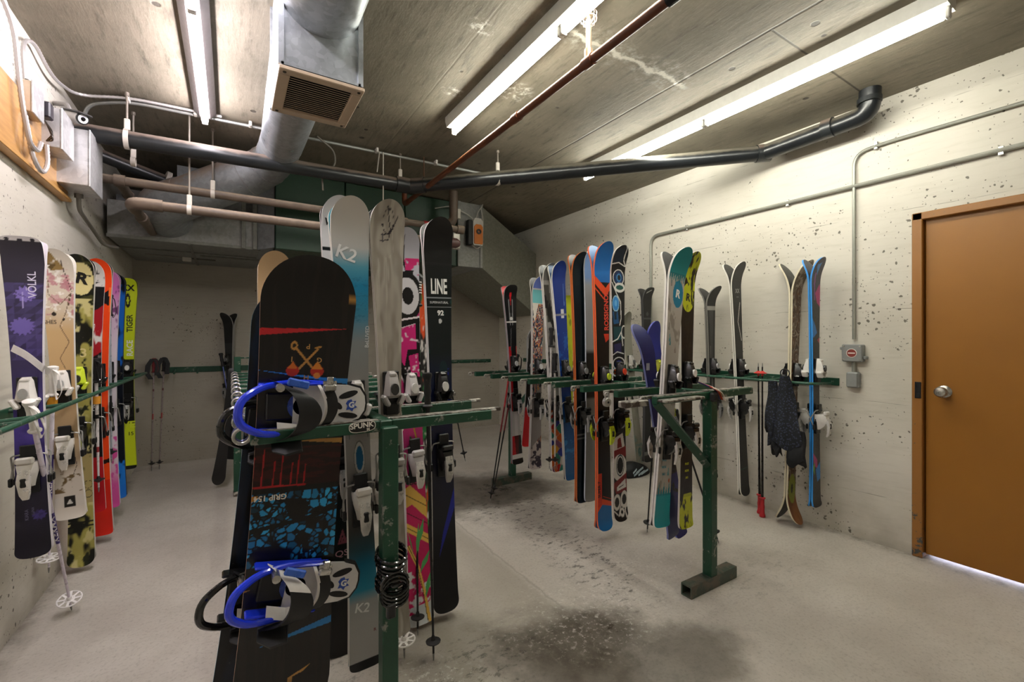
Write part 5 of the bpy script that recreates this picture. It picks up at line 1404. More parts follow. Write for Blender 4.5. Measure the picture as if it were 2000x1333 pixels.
ski('white and hot pink ski with huge black outlined letters and a tropical leaf tail', (786, 450), (822, 1216), 1.965, (.118, .092, .130),
    [('f', 'c2307a'), ('b', .86, 1.0, 'c3c2cc'), ('n', 30, .60, 'd0337a', 4, 1.0, (.80, .93)), ('p', [(-.9, .90), (-.3, .93), (-.1, .985), (0, .90), (.6, .90), (.5, .885), (-.9, .86)], '1a1a1e'), ('p', [(-.5, .90), (-.2, .92), (.1, .885)], 'c3c2cc'),
     ('e', .0, .835, 1.15, .062, '161416'), ('e', .05, .835, .85, .046, 'd6d3d6'), ('e', .1, .835, .40, .022, '161416'),
     ('p', [(-1.1, .775), (1.1, .785), (1.1, .60), (-.2, .60), (-1.1, .66)], 'efe6ea'), ('p', [(-1.1, .770), (1, .780), (1, .61), (-.2, .608), (-.95, .66)], '161416'), ('p', [(-.55, .755), (.55, .765), (.55, .70), (-.1, .70), (-.35, .66), (-.55, .67)], 'd62c84'), ('p', [(-.05, .685), (.65, .69), (.7, .63), (.1, .632)], 'd62c84'), ('n', 26, .66, 'efe0e6', 8, 1.0, (.62, .77)), ('l', [(-.55, .755), (.55, .765)], .003, 'efe6ea'),
     ('p', [(-.55, .585), (.85, .605), (.85, .585), (-.55, .565)], '161416'), ('b', .43, .56, 'cf3f88', .0), ('l', [(-.2, .48), (.4, .40)], .008, '3f7d4a'), ('l', [(.1, .50), (.5, .42)], .007, 'd9b24a'),
     ('b', .0, .36, 'cc1f68'), ('p', [(-1.1, .345), (-.4, .36), (1.1, .30), (1.1, .25), (-.3, .31), (-1.1, .30)], 'ecc464'), ('p', [(-1.1, .255), (-.9, .27), (1.1, .215), (1.1, .19)], 'ecc464'), ('l', [(-1, .345), (1, .29)], .003, '1c1418'), ('l', [(-1, .30), (1, .245)], .003, '1c1418'), ('l', [(-1, .262), (1, .205)], .003, '1c1418'),
     ('n', 24, .52, 'dfe0e2', 12, 1.0, (0, .14)), ('b', 0, .05, 'd5dadc'), ('n', 30, .56, 'c42560', 14, 1.0, (.03, .15)),
     ('l', [(-.7, .205), (-.1, .15), (.3, .08), (.6, .0)], .014, 'ecc464'), ('l', [(-.75, .21), (-.15, .155), (.22, .08), (.45, .0)], .003, '1c1418')] +
    [('p', [(x, z), (x + dx * .35 - .1, z + dz * .5), (x + dx, z + dz), (x + dx * .6 + .1, z + dz * .45)], '5cb06a') for x, z, dx, dz in ((-.35, .18, -.4, .075), (-.15, .16, .25, .10), (.05, .13, .8, .055), (-.2, .12, -.7, .02), (.15, .085, -.85, -.012), (.35, .06, .5, .07), (.0, .2, .5, .07))],
    'd9d4d4', '9a2a48', PK, zt=1.10, gap=.315, group=GC, res=.003, twin=('rear ski of the hot pink lettered pair in the centre rack', [('f', 'c9c4c8'), ('n', 20, .6, '1a1a1a', 3)], ('2a2a2b', 'd0d0d0', 'b9b9b9')),
    text=[('164', .040, .35, .555, -8, '2a1a22', .0006), ('EAN', .026, -.1, .385, -6, '3a2a1a', .0008), ('DOG', .026, .05, .363, -6, '3a2a1a', .0008)])
ski('dark ski with green and orange flecks, half hidden behind the black lettered ski', (826, 556), (832, 1120), 2.25, (.11, .085, .12), [('f', '2a2a2a'), ('n', 26, .52, '2f8a4a', 4, 4.0), ('n', 30, .58, 'd0572a', 8, 5.0), ('n', 40, .62, 'dad6d0', 6, 3.0)], 'd9612e', '2f7a4a', None, group=GC,
    twin=('rear ski of the green and orange flecked pair', [('f', '23362a')], None), tip=(.12, .03, .05, 2.4))
LN = ('141516', 'e2e0dc', 'b9b7b3')
ski('black ski with bold white capital lettering, rightmost in the centre rack', (852, 430), (869, 1190), 1.965, (.128, .108, .138),
    [('g', [(0, '0e0f12'), (.2, '12141c'), (.32, '0e1430'), (.48, '12173a'), (.56, '102048'), (.66, '0f1c20'), (.80, '101a1b'), (.9, '111213'), (1, '0d0d0e')]), ('b', .885, .89, '1c1e1f'), ('p', [(-.4, .14), (.9, .27), (.95, .33), (-.1, .20)], '1b2790'), ('n', 22, .66, '1c2f8a', 8, 1.5, (.45, .62)), ('n', 18, .68, '174a46', 4, 2.0, (.66, .80)), ('e', .2, .62, .3, .02, '173f3c', .5),
     ('b', .800, .8025, '8f9396'), ('b', .776, .7785, '8f9396'), ('e', .05, .742, .12, .006, 'd0d2d2')],
    'd6d3d0', '2a2a2e', LN, zt=1.10, gap=.31, group=GC, res=.003, twin=('rear ski of the black lettered pair, showing a white edge', [('f', 'd0cdcb')], LN), tail=(.10, .02, .05, 2.6),
    text=[('LINE', .098, .0, .828, 0, 'ecebe6', .0026, .42), ('SUPERNATURAL', .0150, .0, .789, 0, 'c9cbcb', .0002, .85), ('92', .032, .08, .762, 0, 'e4e3df', .0014), ('LINE', .010, .02, .375, 0, 'b9bcc4')])
# poles in the centre rack
pole('black pole with a big dark grip between the pink and black skis', on_y(834, 728, 1.80), on_z(847, 1291, 0), '1d1d1f', '1a1b1b', '1b1b1c', WP, (), False, False, .009)
pole('black pole standing behind the hot pink ski tail', on_y(812, 734, 2.05), on_z(816, 1242, 0), '1b1b1d', '161718', '1b1b1c', WP, (), False)
pole('grey pole with a white flower basket beside the rack post', on_y(776, 772, 1.80), on_z(790, 1287, 0), '8f8a88', 'd8d4cb', 'dcd8d2', WP, (), False, True, .009)
Q = pole('grey pole with a striped grip and black head, leaning behind the pink ski', on_y(816, 540, 2.11), on_y(822, 1010, 2.11), '8c8c8e', '1a1a1c', '1b1b1c', WP, (), False)
mb = MB()
Lq = (on_y(816, 540, 2.11) - on_y(822, 1010, 2.11)).length
for i in range(6): mb.tube([(0, 0, Lq - .085 + i * .013), (0, 0, Lq - .085 + i * .013 + .006)], .019, 12)
mb.build('grip_rings', plain('e2deda', .5), Q)
mb = MB(); mb.tube(bend([(.01, 0, Lq - .01), (-.03, -.01, Lq + .03), (-.115, -.02, Lq + .085)], .03), [.02] + [.015] * 6 + [.010], 8); mb.build('hooked_head', plain('131315', .5), Q)
# coiled cable lock on the rack post
cc = on_y(764, 1112, 1.53)
t = thing('cable_lock', 'coiled shiny black cable lock wrapped around the near post of the centre rack', 'lock', cc)
mb = MB()
pts = []
for i in range(8 * 18 + 1):
    a = 2 * math.pi * i / 18
    f = i / (8 * 18)
    R = .046 + .005 * math.sin(f * 9)
    pts.append((math.cos(a) * R, math.sin(a) * R * 1.05, .065 - .125 * f + .012 * math.sin(a)))
mb.tube(pts, .0058, 7); mb.build('coil', plain('101112', .12, 0, .05, .6), t)
mb = MB()
pts = []
for i in range(4 * 16 + 1):
    a = 2 * math.pi * i / 16; f = i / 64
    pts.append((math.cos(a) * .045 - .004, -.055 + math.sin(a) * .012, -.02 - .05 * f + math.sin(a) * .03))
mb.tube(pts, .0055, 7); mb.build('coil', plain('101112', .12, 0, .05, .6), t)
mb = MB(); mb.box((-.02, -.062, -.105), (.03, .024, .05), 0, None, .005); mb.build('lock_body', plain('202124', .3), t)

# ================================================================ skis in the right rack
GR = 'skis in the right rack'
ski('slim black ski with red sides and flash at the far end of the right rack', (994, 558), (1010, 906), 3.26, (.105, .070, .12),
    [('f', '1b1b1d'), ('p', [(-1, .66), (-.25, .66), (-.1, .0), (-1, .0)], 'b8202a'), ('p', [(.55, .66), (1, .66), (1, .50), (.6, .5)], 'b8202a'), ('p', [(-.2, .96), (.2, .96), (0, .89)], 'c4232c'), ('l', [(-.3, .92), (-.2, .78)], .008, '8a8a8c'), ('l', [(.3, .92), (.2, .78)], .008, '8a8a8c'), ('e', 0, .815, .25, .010, 'cfcdca'), ('b', .793, .800, 'd8d6d3'), ('l', [(-.1, .76), (-.3, .64)], .006, '6d6d70'),
     ('p', [(-.5, .25), (.5, .25), (.2, .05), (-.2, .05)], '5a1418'), ('b', .03, .055, 'd0cecb'), ('b', .16, .30, 'b9b6b4', .0), ('s', -.25, .25, 'c9c4c2', (.16, .33)), ('b', 0, .03, '151517')],
    '8d8d8f', 'b0202a', ('17181a', 'd0d0d0', 'c9c9c9'), group=GR, res=.004, twin=('rear ski of the black and red pair in the right rack', [('f', '1d1d1f')], ('17181a', '3a3a3c', '6a6a6a')), tip=(.12, .05, .06, 2.8), zt=1.11)
for i, (a, b, lab) in enumerate((((1001, 690), (957, 982), 'front pole fading red to black, leaning on the right rack'), ((1011, 692), (962, 972), 'back pole fading red to black, leaning on the right rack'))):
    p0 = on_z(b[0], b[1], 0)
    pole(lab, on_y(a[0], a[1], 3.32 + .04 * i), p0, '1b1b1d', '161618', '1b1b1c', WP, ((.45, .62, '6d1a20'), (.62, .86, 'a8242b')), True)
ski('many coloured ski with periwinkle and turquoise tip, right rack', (1051, 541), (1044, 916), 3.0, (.112, .092, .122),
    [('f', '8d8684'), ('b', 0, .13, '2b2530', .02), ('n', 26, .5, 'c9c0b8', 3, 1.0, (0, .14)), ('b', .13, .38, '8b8583', .04), ('swirl', 5, ['2a2430', '6b5a7a', 'c98a4a', '2f3a4a', '8d4a4a', 'c9c0b0', '3a5a6a', '1d1b22'], 8), ('b', .0, .14, 'b9aeac'), ('n', 22, .5, '3a3040', 5, 1.0, (0, .14)), ('b', .14, .40, '8b8583', .04), ('b', .86, .94, '6fb3b8'), ('b', .935, 1, '6d7fc4'), ('b', .855, .862, 'c9c4c0'), ('b', .93, .937, 'c9c4c0'), ('p', [(-1, .86), (0, .86), (-.6, .76)], 'cfcac2')],
    'b4b0aa', '2a2a30', ('17181a', 'c9c9c9', 'b9b9b9'), group=GR, res=.004, twin=('rear ski of the many coloured pair in the right rack', [('f', '3a2a6a')], ('17181a', 'c9c9c9', 'b9b9b9')))
ski('short black ski with a bright red tail behind the many coloured pair', (1040, 640), (1027, 872), 3.14, (.10, .075, .11), [('f', '1d1d1f'), ('b', 0, .33, 'c4242c'), ('s', -1, -.7, '8f8f90', (.3, 1))], '8a8a88', '1c1c1d', None, group=GR)
ski('grey tipped ski with a white slash in the right rack', (1070, 516), (1088, 920), 2.78, (.112, .088, .124),
    [('f', 'a8a5a2'), ('b', .92, 1, '7d7c7b'), ('l', [(.2, .975), (.5, .86), (.6, .92), (.85, .80)], .018, 'e2e0dc'), ('p', [(-1, .9), (-.2, .9), (.3, .72), (-.6, .72)], '55534f'), ('n', 24, .56, '2a2a2c', 4, 2.0, (.3, .85)), ('v', .0, .30, 26, .002, ['c9652a', 'd9a23a', '2f3f9a', '8a5a7a', 'd8d4cc', 'b8322a', '3a8a7a'], 5)],
    'd2cec8', '2a2a2c', ('1a1b1d', 'd8d8d6', 'd9d9d8'), group=GR, twin=('rear ski of the grey tipped white slash pair', [('f', '55534f')], ('1a1b1d', 'd8d8d6', 'd9d9d8')))
for i, (a, b, lab) in enumerate((((1077, 640), (1073, 918), 'left silver pole among the middle skis of the right rack'), ((1084, 690), (1084, 918), 'right silver pole among the middle skis of the right rack'))):
    pole(lab, on_y(a[0], a[1], 2.70 - .02 * i), on_y(b[0], b[1], 2.70 - .02 * i), 'b9b6b2', '1d1d1f', '1d1d1f', WP, ((.62, .68, 'd8d4d0'),), False, False, .009)
ski('royal blue ski with a small white tag in the right rack', (1087, 512), (1115, 936), 2.68, (.118, .092, .124),
    [('g', [(0, '1f5a8a'), (.3, '1a4c80'), (.45, '1c3f8a'), (1, '1d3a86')]), ('n', 30, .55, '2a5fa8', 5, 1.0, (.42, .68)), ('p', [(.0, .745), (.45, .745), (.45, .785), (.0, .785)], 'd0d0d4'), ('b', .755, .765, '8a8a90'), ('n', 26, .6, '2f72a8', 5, 1.0, (.1, .3)), ('s', .55, .62, '6d8ac4', (.80, .90))],
    'd8d5cf', '23466a', ('141516', '8a8a8a', '9a9a9a'), group=GR, res=.004, twin=('rear white edged ski of the royal blue pair', [('f', 'cfcac2')], ('141516', '8a8a8a', '9a9a9a')))
ski('lime yellow ski with a squared tip between the blue and black skis', (1107, 578), (1110, 905), 2.96, (.112, .092, .118), [('f', 'b9c232'), ('n', 18, .6, 'a4b02a', 4, 3.0), ('b', 0, .35, '1a1a1c'), ('n', 30, .6, '2a2a1c', 5, 2.0, (.6, .9), .5)], 'c9cf4a', '6a6a20', None, group=GR, tip=(.10, .03, .03, 4.0))
ski('wide blue black ski with thin orange edges in the right rack', (1129, 495), (1138, 980), 2.43, (.122, .10, .132), [('f', '14222b'), ('n', 8, .58, '101a20', 3, 4.0), ('e', .0, .98, .5, .02, '18252c'), ('b', .27, .275, '6a6a68'), ('b', .255, .26, '6a6a68')], 'b8602e', '1c1412', ('131415', '9a9a9a', 'a9a9a9'), group=GR, res=.004,
    twin=('rear orange tipped ski of the blue black pair', [('f', '8a3a1e'), ('b', .9, 1, 'c98a5a')], ('131415', '9a9a9a', 'a9a9a9')))
ski('pale blue tipped grey ski just left of the orange edged ski', (1152, 484), (1152, 978), 2.40, (.112, .09, .12), [('f', 'a6a4a2'), ('b', .86, 1, '7f9fd0'), ('g', [(0, '8f8c88'), (.4, '8f8c88'), (.41, '232324'), (.58, '232324'), (.6, 'a6a4a2'), (.85, 'a9aab0'), (.88, '7f9fd0'), (1, '86a6d6')])], 'bfc4cf', '2a2a2c', None, group=GR)
RS = ('17181a', 'cfe03a', 'c2d52c')
ski('black ski with blue ends, orange chevrons and red vertical lettering', (1173, 476), (1179, 1034), 2.17, (.126, .104, .138),
    [('f', '151416'), ('b', .865, 1, '1f6fb4'), ('p', [(-1.1, .89), (.4, .845), (1.1, .872), (1.1, .845), (.4, .815), (-1.1, .862)], 'd8512a'), ('p', [(-1.1, .852), (.3, .805), (.3, .80), (-1.1, .845)], 'd8512a'), ('b', 0, .095, '1f6fa8'), ('p', [(-1.1, .085), (-.3, .11), (1.1, .09), (1.1, .075), (-.3, .09), (-1.1, .06)], 'd8512a'), ('p', [(-1.1, .20), (-.35, .20), (-.35, .09), (-1.1, .08)], 'c9402a'), ('l', [(-.2, .118), (1, .10)], .003, 'd8512a'), ('p', [(.1, .685), (.75, .685), (.75, .665), (.35, .655)], 'c9402a')],
    'd9602f', '1c5f96', RS, group=GR, res=.003, zt=1.075, gap=.31, twin=('rear orange sided ski of the blue and orange chevron pair', [('f', '151416'), ('b', 0, .1, '1b4a6a')], RS), tip=(.20, .07, .075, 2.0), tail=(.09, .02, .05, 2.4),
    text=[('ROSSIGNOL', .052, .48, .765, 90, 'd03e2a', .0016, .92), ('SUPER 7', .030, -.68, .145, 90, '1a1012', .0010)])
ski('ski with black, white and blue carved animal pattern, dark red near its tail', (1203, 483), (1210, 1016), 2.19, (.128, .108, .136),
    [('f', '10161c'), ('s', -1.1, -.88, 'd6d4d0', (.25, 1)), ('p', [(-.75, .985), (.25, .99), (.45, .945), (-.85, .94)], '16283a'), ('l', [(-.9, .935), (.0, .942), (.9, .93)], .006, 'dcdad6'), ('l', [(.3, 1), (.55, .99), (.6, .95), (1, .93)], .008, 'dcdad6'),
     ('ring', .1, .888, .78, .030, .88, 'dcdad6'), ('e', .1, .888, .62, .024, '143a66'), ('e', .15, .888, .35, .015, '3f82b8'), ('e', .18, .888, .22, .010, '0d0f14'),
     ('e', .25, .852, .72, .018, 'dcdad6'), ('e', .25, .852, .5, .009, '1c5a54'), ('l', [(-.8, .87), (-.2, .83), (.35, .80), (.4, .74), (.2, .715)], .007, 'dcdad6'),
     ('ring', -.32, .793, .48, .030, .84, '9fc4d8'), ('e', -.32, .793, .40, .025, '3b8fd4'), ('e', -.32, .795, .18, .012, '6fb4e4'), ('p', [(-.75, .765), (-.05, .765), (.1, .722), (-.65, .718)], '1f5a8a'), ('p', [(-.6, .765), (-.2, .765), (-.25, .735), (-.5, .735)], '14303f'),
     ('p', [(-.7, .71), (.5, .71), (.6, .665), (-.6, .655)], '164a52'), ('l', [(-.8, .655), (-.1, .665), (.4, .69), (.6, .64)], .008, 'dcdad6'), ('ring', .75, .69, .35, .025, .78, 'dcdad6'),
     ('p', [(-.65, .645), (.35, .65), (.4, .612), (-.6, .612)], '2a2a5a'), ('l', [(-.8, .607), (-.2, .618), (.7, .61)], .006, 'dcdad6'), ('ring', .0, .575, .85, .024, .86, 'dcdad6'), ('e', .0, .572, .5, .014, '26358a'), ('n', 30, .6, 'c9642a', 4, 1.0, (.52, .57)), ('ring', -.5, .545, .4, .016, .7, 'cfd8dc'),
     ('b', 0, .285, '121214'), ('p', [(-1.1, .30), (.4, .32), (.7, .262), (-1.1, .258)], 'd6d2cc'), ('p', [(-.3, .30), (.1, .305), (.3, .268), (-.4, .266)], '7a1f22'), ('p', [(-1.1, .258), (1.1, .272), (1.1, .235), (-.6, .222), (-1.1, .21)], '7d1c22'),
     ('e', -.1, .195, 1.0, .048, 'd8d4ce'), ('e', .0, .202, .42, .030, '14161a'), ('ring', .0, .202, .56, .040, .86, '3a4a4f'), ('p', [(-1, .14), (1.1, .175), (1.1, .105), (-.6, .10)], '7d1c22'), ('p', [(-.5, .125), (.7, .15), (.8, .118), (-.5, .11)], 'd8d4ce'), ('l', [(-.2, .122), (.4, .128)], .006, '2a2a2c'),
     ('ring', -.5, .07, .5, .030, .6, 'd8d4ce'), ('ring', .5, .075, .5, .032, .6, 'd8d4ce'), ('ring', .15, .03, .35, .016, .45, 'd8d4ce'), ('ring', .85, .03, .3, .03, .5, 'd8d4ce'), ('l', [(-.9, .04), (-.3, .02), (.1, .06)], .008, 'd8d4ce')],
    'd2cfca', '2a2c30', ('15161a', 'd8452a', 'cfe03a'), group=GR, res=.0032, zt=1.10, tip=(.20, .07, .075, 2.0), tail=(.09, .02, .05, 2.4))
ski('plain navy junior ski leaning left, with a small grey tag', (1259, 633), (1318, 1052), 1.745, (.098, .080, .108), [('f', '161d4e')], '6a70a0', '141b58', None, group=GR, res=.006, tip=(.20, .075, .075, 2.0), twist=180,
    twin=None)
ski('violet blue junior ski with a yellow and black binding, behind the navy one', (1268, 628), (1328, 1046), 1.80, (.098, .080, .108), [('f', '4a50b0'), ('b', 0, .3, '25226a'), ('b', .3, .62, '2a2a34'), ('n', 30, .6, '17171c', 4, 1.0, (.2, .6))], '4a50a0', '1a1c3a', ('c9cf3a', '17181a', 'b9b9b9'), group=GR, res=.005, tip=(.18, .04, .075, 2.0), zt=1.13, gap=.27)
mb = MB(); tg = on_y(1269, 717, 1.730); t = [q for q in bpy.data.objects if q.get('label', '').startswith('plain navy')][0]
mb.box((0, 0, 0), (.026, .0015, .040)); put('tag', mb.mesh('tag', plain('a5a5b0', .5)), t, mat=(frame_z(on_y(1318, 1052, 1.745), on_y(1259, 633, 1.745)) @ Matrix.Rotation(math.pi, 4, 'Z')).inverted() @ Matrix.Translation(tg + Vector((0, .0125, 0))))
TW = ('151617', 'e4e2de', 'd6d4d0')
ski('grey white ski with dripping teal ends and a blue disc emblem', (1322, 488), (1288, 1028), 1.60, (.122, .102, .136),
    [('f', 'b9b4ad'), ('n', 20, .64, '9a948c', 4, 1.5), ('b', .905, 1, '1f9298'), ('b', 0, .115, '22a0ac'), ('e', .25, .835, .62, .050, '1d86a6')] + [('p', [(u - .13, .91), (u + .13, .91), (u, .91 - h)], '1b7f86') for u, h in ((-.9, .03), (-.65, .045), (-.4, .03), (-.15, .05), (.1, .035), (.35, .055), (.6, .03), (.85, .04))] + [('p', [(u - .13, .11), (u + .13, .11), (u, .11 + h)], '1f8a98') for u, h in ((-.9, .03), (-.6, .05), (-.3, .03), (0, .045), (.3, .03), (.6, .05), (.9, .03))] +
    [('p', [(u - .09, z), (u + .09, z), (u, z + .035)], c) for u, z, c in ((-.6, .70, '8f8a86'), (-.45, .66, '6fa3a8'), (-.35, .645, '4f8f98'), (.3, .62, '9a8f86'), (-.6, .86, '8f8a86'), (.0, .50, '9a948c'), (.4, .18, '5fa0a8'))] +
    [('n', 60, .5, '3f98a8', 6, 1.0, (.16, .24), .0), ('e', .55, .16, .08, .008, 'b8603a')],
    'dad6d0', '2a2a2c', TW, group=GR, res=.0035, zt=1.115, gap=.33, twin=('rear pale turquoise tipped ski of the teal drip pair', [('f', '5a5652'), ('b', .9, 1, '4fb0b8')], TW), tip=(.20, .07, .075, 2.0),
    text=[('R', .060, .22, .835, -8, 'eceae4', .0024), ('FREE', .017, -.15, .235, 0, '2f8fa2', .0006), ('RIDE', .017, -.15, .21, 0, '2f8fa2', .0006), ('SKI', .017, -.15, .185, 0, '2f8fa2', .0006)])
ski('black ski with neon yellow ends and a yellow disc emblem, beside the teal drip ski', (1340, 496), (1336, 1030), 1.69, (.122, .102, .136),
    [('f', '1a1917'), ('p', [(-1.1, 1), (1.1, 1), (1.1, .86), (.3, .875), (-.2, .91), (-1.1, .92)], 'c8cf2c'), ('b', 0, .118, 'c9d02f'), ('e', .05, .838, .80, .052, 'c8cf2c'), ('b', .112, .125, 'b4bb2a'), ('n', 40, .6, '2a2926', 6, 3)],
    'c9c4b8', '2a2a28', TW, group=GR, res=.0035, zt=1.12, gap=.33, tip=(.20, .07, .075, 2.0), text=[('R', .062, .05, .838, -8, '1a1917', .0024), ('FREE', .017, .05, .232, 0, 'c8cf2c', .0006), ('RIDE', .017, .05, .207, 0, 'c8cf2c', .0006), ('SKI', .017, .05, .182, 0, 'c8cf2c', .0006)])
pole('black pole left of the teal drip ski, its basket near the floor', on_y(1283, 748, 1.93), on_z(1264, 1041, 0), '1b1b1d', '161618', '1b1b1c', WP, (), False)
pole('black pole slanting behind the near post of the right rack', on_y(1318, 800, 1.93), on_z(1404, 1062, 0), '1b1b1d', '161618', '1b1b1c', WP, (), False)
pole('thin black pole hung from the far left end of the right rack', on_y(867, 690, 3.60), on_y(909, 902, 3.50), '1b1b1d', '161618', '1b1b1c', WP, (), False)
# padlock
p = on_y(1185, 786, 1.735)
t = thing('padlock', 'round steel padlock hanging from a prong of the right rack', 'lock', p)
mb = MB(); mb.lathe([(.020, -.012), (.025, -.008), (.025, .008), (.020, .012)], 20, 0, None, 'y'); mb.lathe([(.006, .012), (.006, .014)], 10, 1, None, 'y'); mb.build('lock_body', [plain('a9a7a2', .3, .6), DARK_STEEL], t)
mb = MB(); mb.tube(bend([(-.012, 0, .018), (-.012, 0, .05), (.012, 0, .05), (.012, 0, .018)], .014, 5), .004, 8); mb.build('shackle', BRIGHT, t)
# strap lying over the right rack
t = thing('ski_strap', 'orange, white and purple ski strap draped over the near prong of the right rack', 'strap', on_z(1372, 750, 1.06))
o = tuple(t.location)
pth = bend([on_z(1338, 743, 1.066), on_z(1362, 747, 1.068), on_z(1388, 757, 1.075), on_y(1406, 766, 1.425), on_y(1412, 782, 1.42)], .04, 4)
for nm, dz, hh, c in (('orange_band', .004, .009, 'c9482a'), ('white_band', -.008, .006, 'ddd2c4'), ('purple_band', .014, .007, '3a2f6a')):
    mb = MB(); mb.band([q + Vector((0, dz * 1.6, dz * .3)) for q in pth], (.003, hh, .002), (0, 0, .006)); mb.build(nm, plain(c, .55), t, org=o)
mb = MB(); e = on_y(1394, 776, 1.43); mb.box((e.x, e.y, e.z), (.05, .03, .05), 0, None, .01); mb.build('buckle_pad', plain('1c1a1d', .6), t, org=o)

# ================================================================ along the right wall
GW = 'skis along the right wall'
ski('grey green ski with silver binding low on the right wall behind the rack', (1219, 610), (1249, 906), 3.12, (.11, .092, .118), [('f', '9a988c'), ('n', 10, .56, '8a8a7c', 4, 3.0), ('e', .1, .08, .4, .03, '5f7f7c'), ('n', 30, .6, '7f8f8a', 5, 1.0, (0, .2))], 'b9b8ae', '55605a', ('b9b6b0', '6a6a6a', 'c9c6c0'), group=GW, tail=(.08, .02, .05, 2.2))
ski('black ski with a flared tip behind the navy junior ski', (1262, 563), (1264, 902), 2.94, (.105, .075, .115), [('f', '1c1d1f'), ('l', [(-.5, .97), (.3, .985)], .010, 'bdbbb8'), ('e', 0, .85, .3, .012, '4a4a4c'), ('b', .82, .83, '4a4a4c'), ('b', .04, .06, '6a6a6a')], '4a4a4c', '1b1b1d', ('15161a', 'd0d0d0', 'd0cdc8'), group=GW,
    twin=('rear ski of the black flared pair on the right wall', [('f', '232426')], ('15161a', 'd0d0d0', 'd0cdc8')), tip=(.13, .06, .06, 2.8))
ski('dark grey ski with a silver spine and splayed tip on the right wall', (1386, 561), (1391, 935), 2.28, (.105, .070, .112), [('f', '2c2d2d'), ('s', -.35, .1, '8f8d88', (.55, .86)), ('p', [(-.6, .9), (.5, .9), (.2, .6), (-.2, .6)], '4a4b4a'), ('b', .88, .90, 'a9a7a2'), ('s', -.2, .2, '6f6e6a', (.3, .6))], '6f6d68', '232425', ('15161a', 'a9a9a9', '8a8a8a'), group=GW,
    twin=('rear dark grey ski with a splayed tip on the right wall', [('f', '252627')], ('15161a', 'a9a9a9', '8a8a8a')), tip=(.16, .085, .055, 2.0))
VB = ('17181a', 'e4e2de', 'd9d7d3')
ski('black ski with white edges and a thin white diamond on the right wall', (1434, 514), (1453, 967), 2.03, (.118, .095, .126),
    [('f', '1d2021'), ('l', [(.55, .83), (.0, .75), (.6, .67)], .008, 'c9c7c2'), ('b', .925, 1, '232627'), ('b', .115, .12, '1f4a3c')],
    'dcd8cf', '2a2b2b', VB, group=GW, res=.004, zt=1.10, twin=('rear white edged twin of the thin diamond ski', [('f', '1f2223'), ('n', 20, .56, 'b9b7b2', 4, 1.0, (.93, 1))], VB), tip=(.20, .07, .06, 2.0), th=.011, tail=(.08, .015, .05, 2.4),
    text=[('XX', .046, .1, .88, 0, '8f9390', .0012, .85), ('VÖLKL', .011, .1, .855, 0, '8f9390', .0001)])
for i, (a, b, lab) in enumerate((((1489, 709), (1489, 998), 'front pole of an upside down pair with red grips on the right wall'), ((1481, 709), (1484, 998), 'rear pole of an upside down pair with red grips on the right wall'))):
    xx = 3.36 + .05 * i
    q1 = on_x(a[0], a[1], xx); q0 = on_x(b[0], b[1], xx); q0.z = 0.0
    Q = pole(lab, q1, q0, '1a1718', 'b5222b', 'c8352f', 'upside down poles with red grips', (), False, False, .009, inverted=True)
ski('brown paisley patterned ski hung with a dark jacket on the right wall', (1555, 512), (1541, 1018), 1.64, (.118, .095, .128),
    [('f', '5f4127'), ('swirl', 3.2, ['5f4127', '7a5530', '8f8378', '4a3018', '6a4a2a', 'a39788', '55361c'], 12), ('b', 0, .10, '8a5a30'), ('n', 20, .55, '7a4a24', 3, 5.0, (0, .1)), ('e', .05, .125, .75, .055, '8f9630'), ('e', .05, .125, .22, .018, '3a3a1a'), ('ring', .1, .30, .55, .035, .6, 'a09484'), ('b', .90, 1, '6a5a44', .02), ('n', 26, .5, 'a39788', 5, 1.0, (.9, 1))],
    'd2c8ae', '2a2a26', ('16171a', 'b9b9b9', '9a9a9a'), group=GW, res=.004, zt=1.08, twin=('rear ski of the brown paisley pair, tip splayed to the left', [('f', '33312f')], ('16171a', 'b9b9b9', '9a9a9a')), tip=(.26, .10, .075, 2.0), tail=(.20, .07, .06, 2.2), th=.012)
BW = ('e2dfda', '1c1d20', 'dcdad6')
ski('black ski with blue sidewall and magenta facets, nearest the door on the right wall', (1590, 505), (1592, 989), 1.475, (.112, .086, .122),
    [('f', '222124'), ('b', .88, 1, '2a2340'), ('p', [(-.6, .97), (.2, .98), (.1, .93)], '3f7fc4'), ('s', -.4, -.2, '8a3f9a', (.83, .94)), ('p', [(-.2, .86), (.9, .90), (1.1, .80), (.2, .82)], 'b8327a'), ('p', [(-1.1, .77), (-.2, .73), (.2, .70), (-.6, .68), (-1.1, .69)], '2a7fc8'), ('p', [(.2, .67), (1.1, .69), (1.1, .65)], 'a84a5a'), ('p', [(-.8, .22), (.1, .19), (.2, .15), (-.6, .17)], 'b8327a'), ('p', [(-.2, .15), (.9, .18), (.9, .11), (.1, .10)], '2a7fc8'), ('p', [(-1, .16), (-.4, .18), (-.5, .13)], '6a9a3a'), ('b', 0, .03, '18181a')],
    '2f86d0', '3a3a40', BW, group=GW, res=.004, zt=1.12, gap=.33, twin=('rear blue sidewall ski nearest the door on the right wall', [('f', '2a2626')], BW), tip=(.18, .055, .065, 2.0), th=.011)
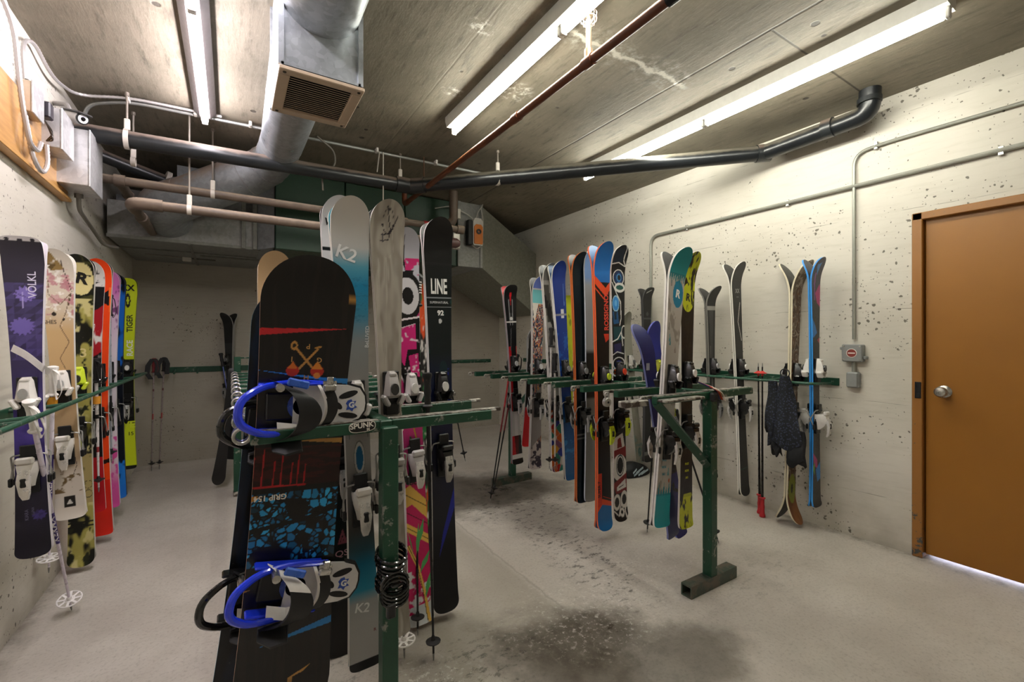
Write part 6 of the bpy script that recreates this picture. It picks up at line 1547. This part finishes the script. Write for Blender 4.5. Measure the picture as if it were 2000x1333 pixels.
# jacket
jc = on_x(1533, 738, 3.265)
t = thing('jacket', 'dark checked jacket hanging from the wall rack over the paisley ski', 'jacket', jc)
def cloth(cx, cy, z0, z1, w0, w1, dep, folds, ph):
    rings = []
    for i in range(15):
        f = i / 14
        w = w0 + (w1 - w0) * (f ** .85)
        ring = []
        for k in range(28):
            a = 2 * math.pi * k / 28
            r = 1 + (.13 * math.sin(folds * a + ph + f * 2.2) + .06 * math.sin(2.7 * folds * a + f * 5)) * (.4 + f)
            z = z0 + (z1 - z0) * f + .03 * math.sin(3 * a + ph) * f
            ring.append((cx + math.cos(a) * dep * (.6 + .5 * f) * r + .01 * math.sin(f * 6), cy + math.sin(a) * w * r, z))
        rings.append(ring)
    return rings
CL = fabric_check()
mb = MB(); mb.loft(cloth(0, .0, .01, -.47, .028, .105, .045, 4, .3)); mb.build('jacket_body', CL, t, smooth=60)
mb = MB(); mb.loft(cloth(.005, .085, -.03, -.38, .03, .045, .035, 3, 1.2)); mb.build('sleeve', CL, t, smooth=60)
mb = MB(); mb.loft(cloth(.0, -.075, -.36, -.58, .05, .06, .04, 4, 2.0)); mb.build('sleeve', plain('121318', .8), t, smooth=60)
mb = MB(); mb.loft(cloth(.0, .05, -.38, -.53, .035, .03, .03, 3, .5)); mb.build('lining', plain('15161a', .8), t, smooth=60)
mb = MB(); mb.tube(arc((0, 0, .03), .03, 0, 360, 14, (0, 1, 0), (0, 0, 1)), .004, 6); mb.build('hanging_loop', plain('15161a', .7), t)
# small bag under the wall rack
bc = on_z(1238, 928, 0)
t = thing('boot_bag', 'small black bag with pale blue streaks on the floor under the wall rack', 'bag', bc)
mb = MB()
rings = []
for i in range(9):
    f = i / 8
    x = -.15 + .34 * f
    h = .15 * (math.sin(math.pi * min(1, .18 + f * .75)) ** .6) * (1 - .35 * f)
    d = .09 * (math.sin(math.pi * min(1, .15 + f * .8)) ** .5)
    rings.append([(x, -d, .004), (x, d, .004), (x, d * .9, h * .6), (x, d * .4, h), (x, -d * .4, h), (x, -d * .9, h * .6)])
mb.loft(rings); mb.build('bag_body', plain('16191c', .6), t, smooth=50)
mb = MB()
for i, (xa, za, xb, zb) in enumerate(((-.10, .03, -.02, .06), (-.07, .05, .03, .09), (-.04, .025, .05, .055), (.0, .03, .10, .06), (-.11, .055, -.06, .085))):
    mb.band([(xa, -.094 + za * .05, za), ((xa + xb) / 2, -.094, (za + zb) / 2 + .004), (xb, -.088, zb)], (0, .001, .008), (0, -.004, 0))
mb.build('streaks', plain('9fb0b8', .5), t)
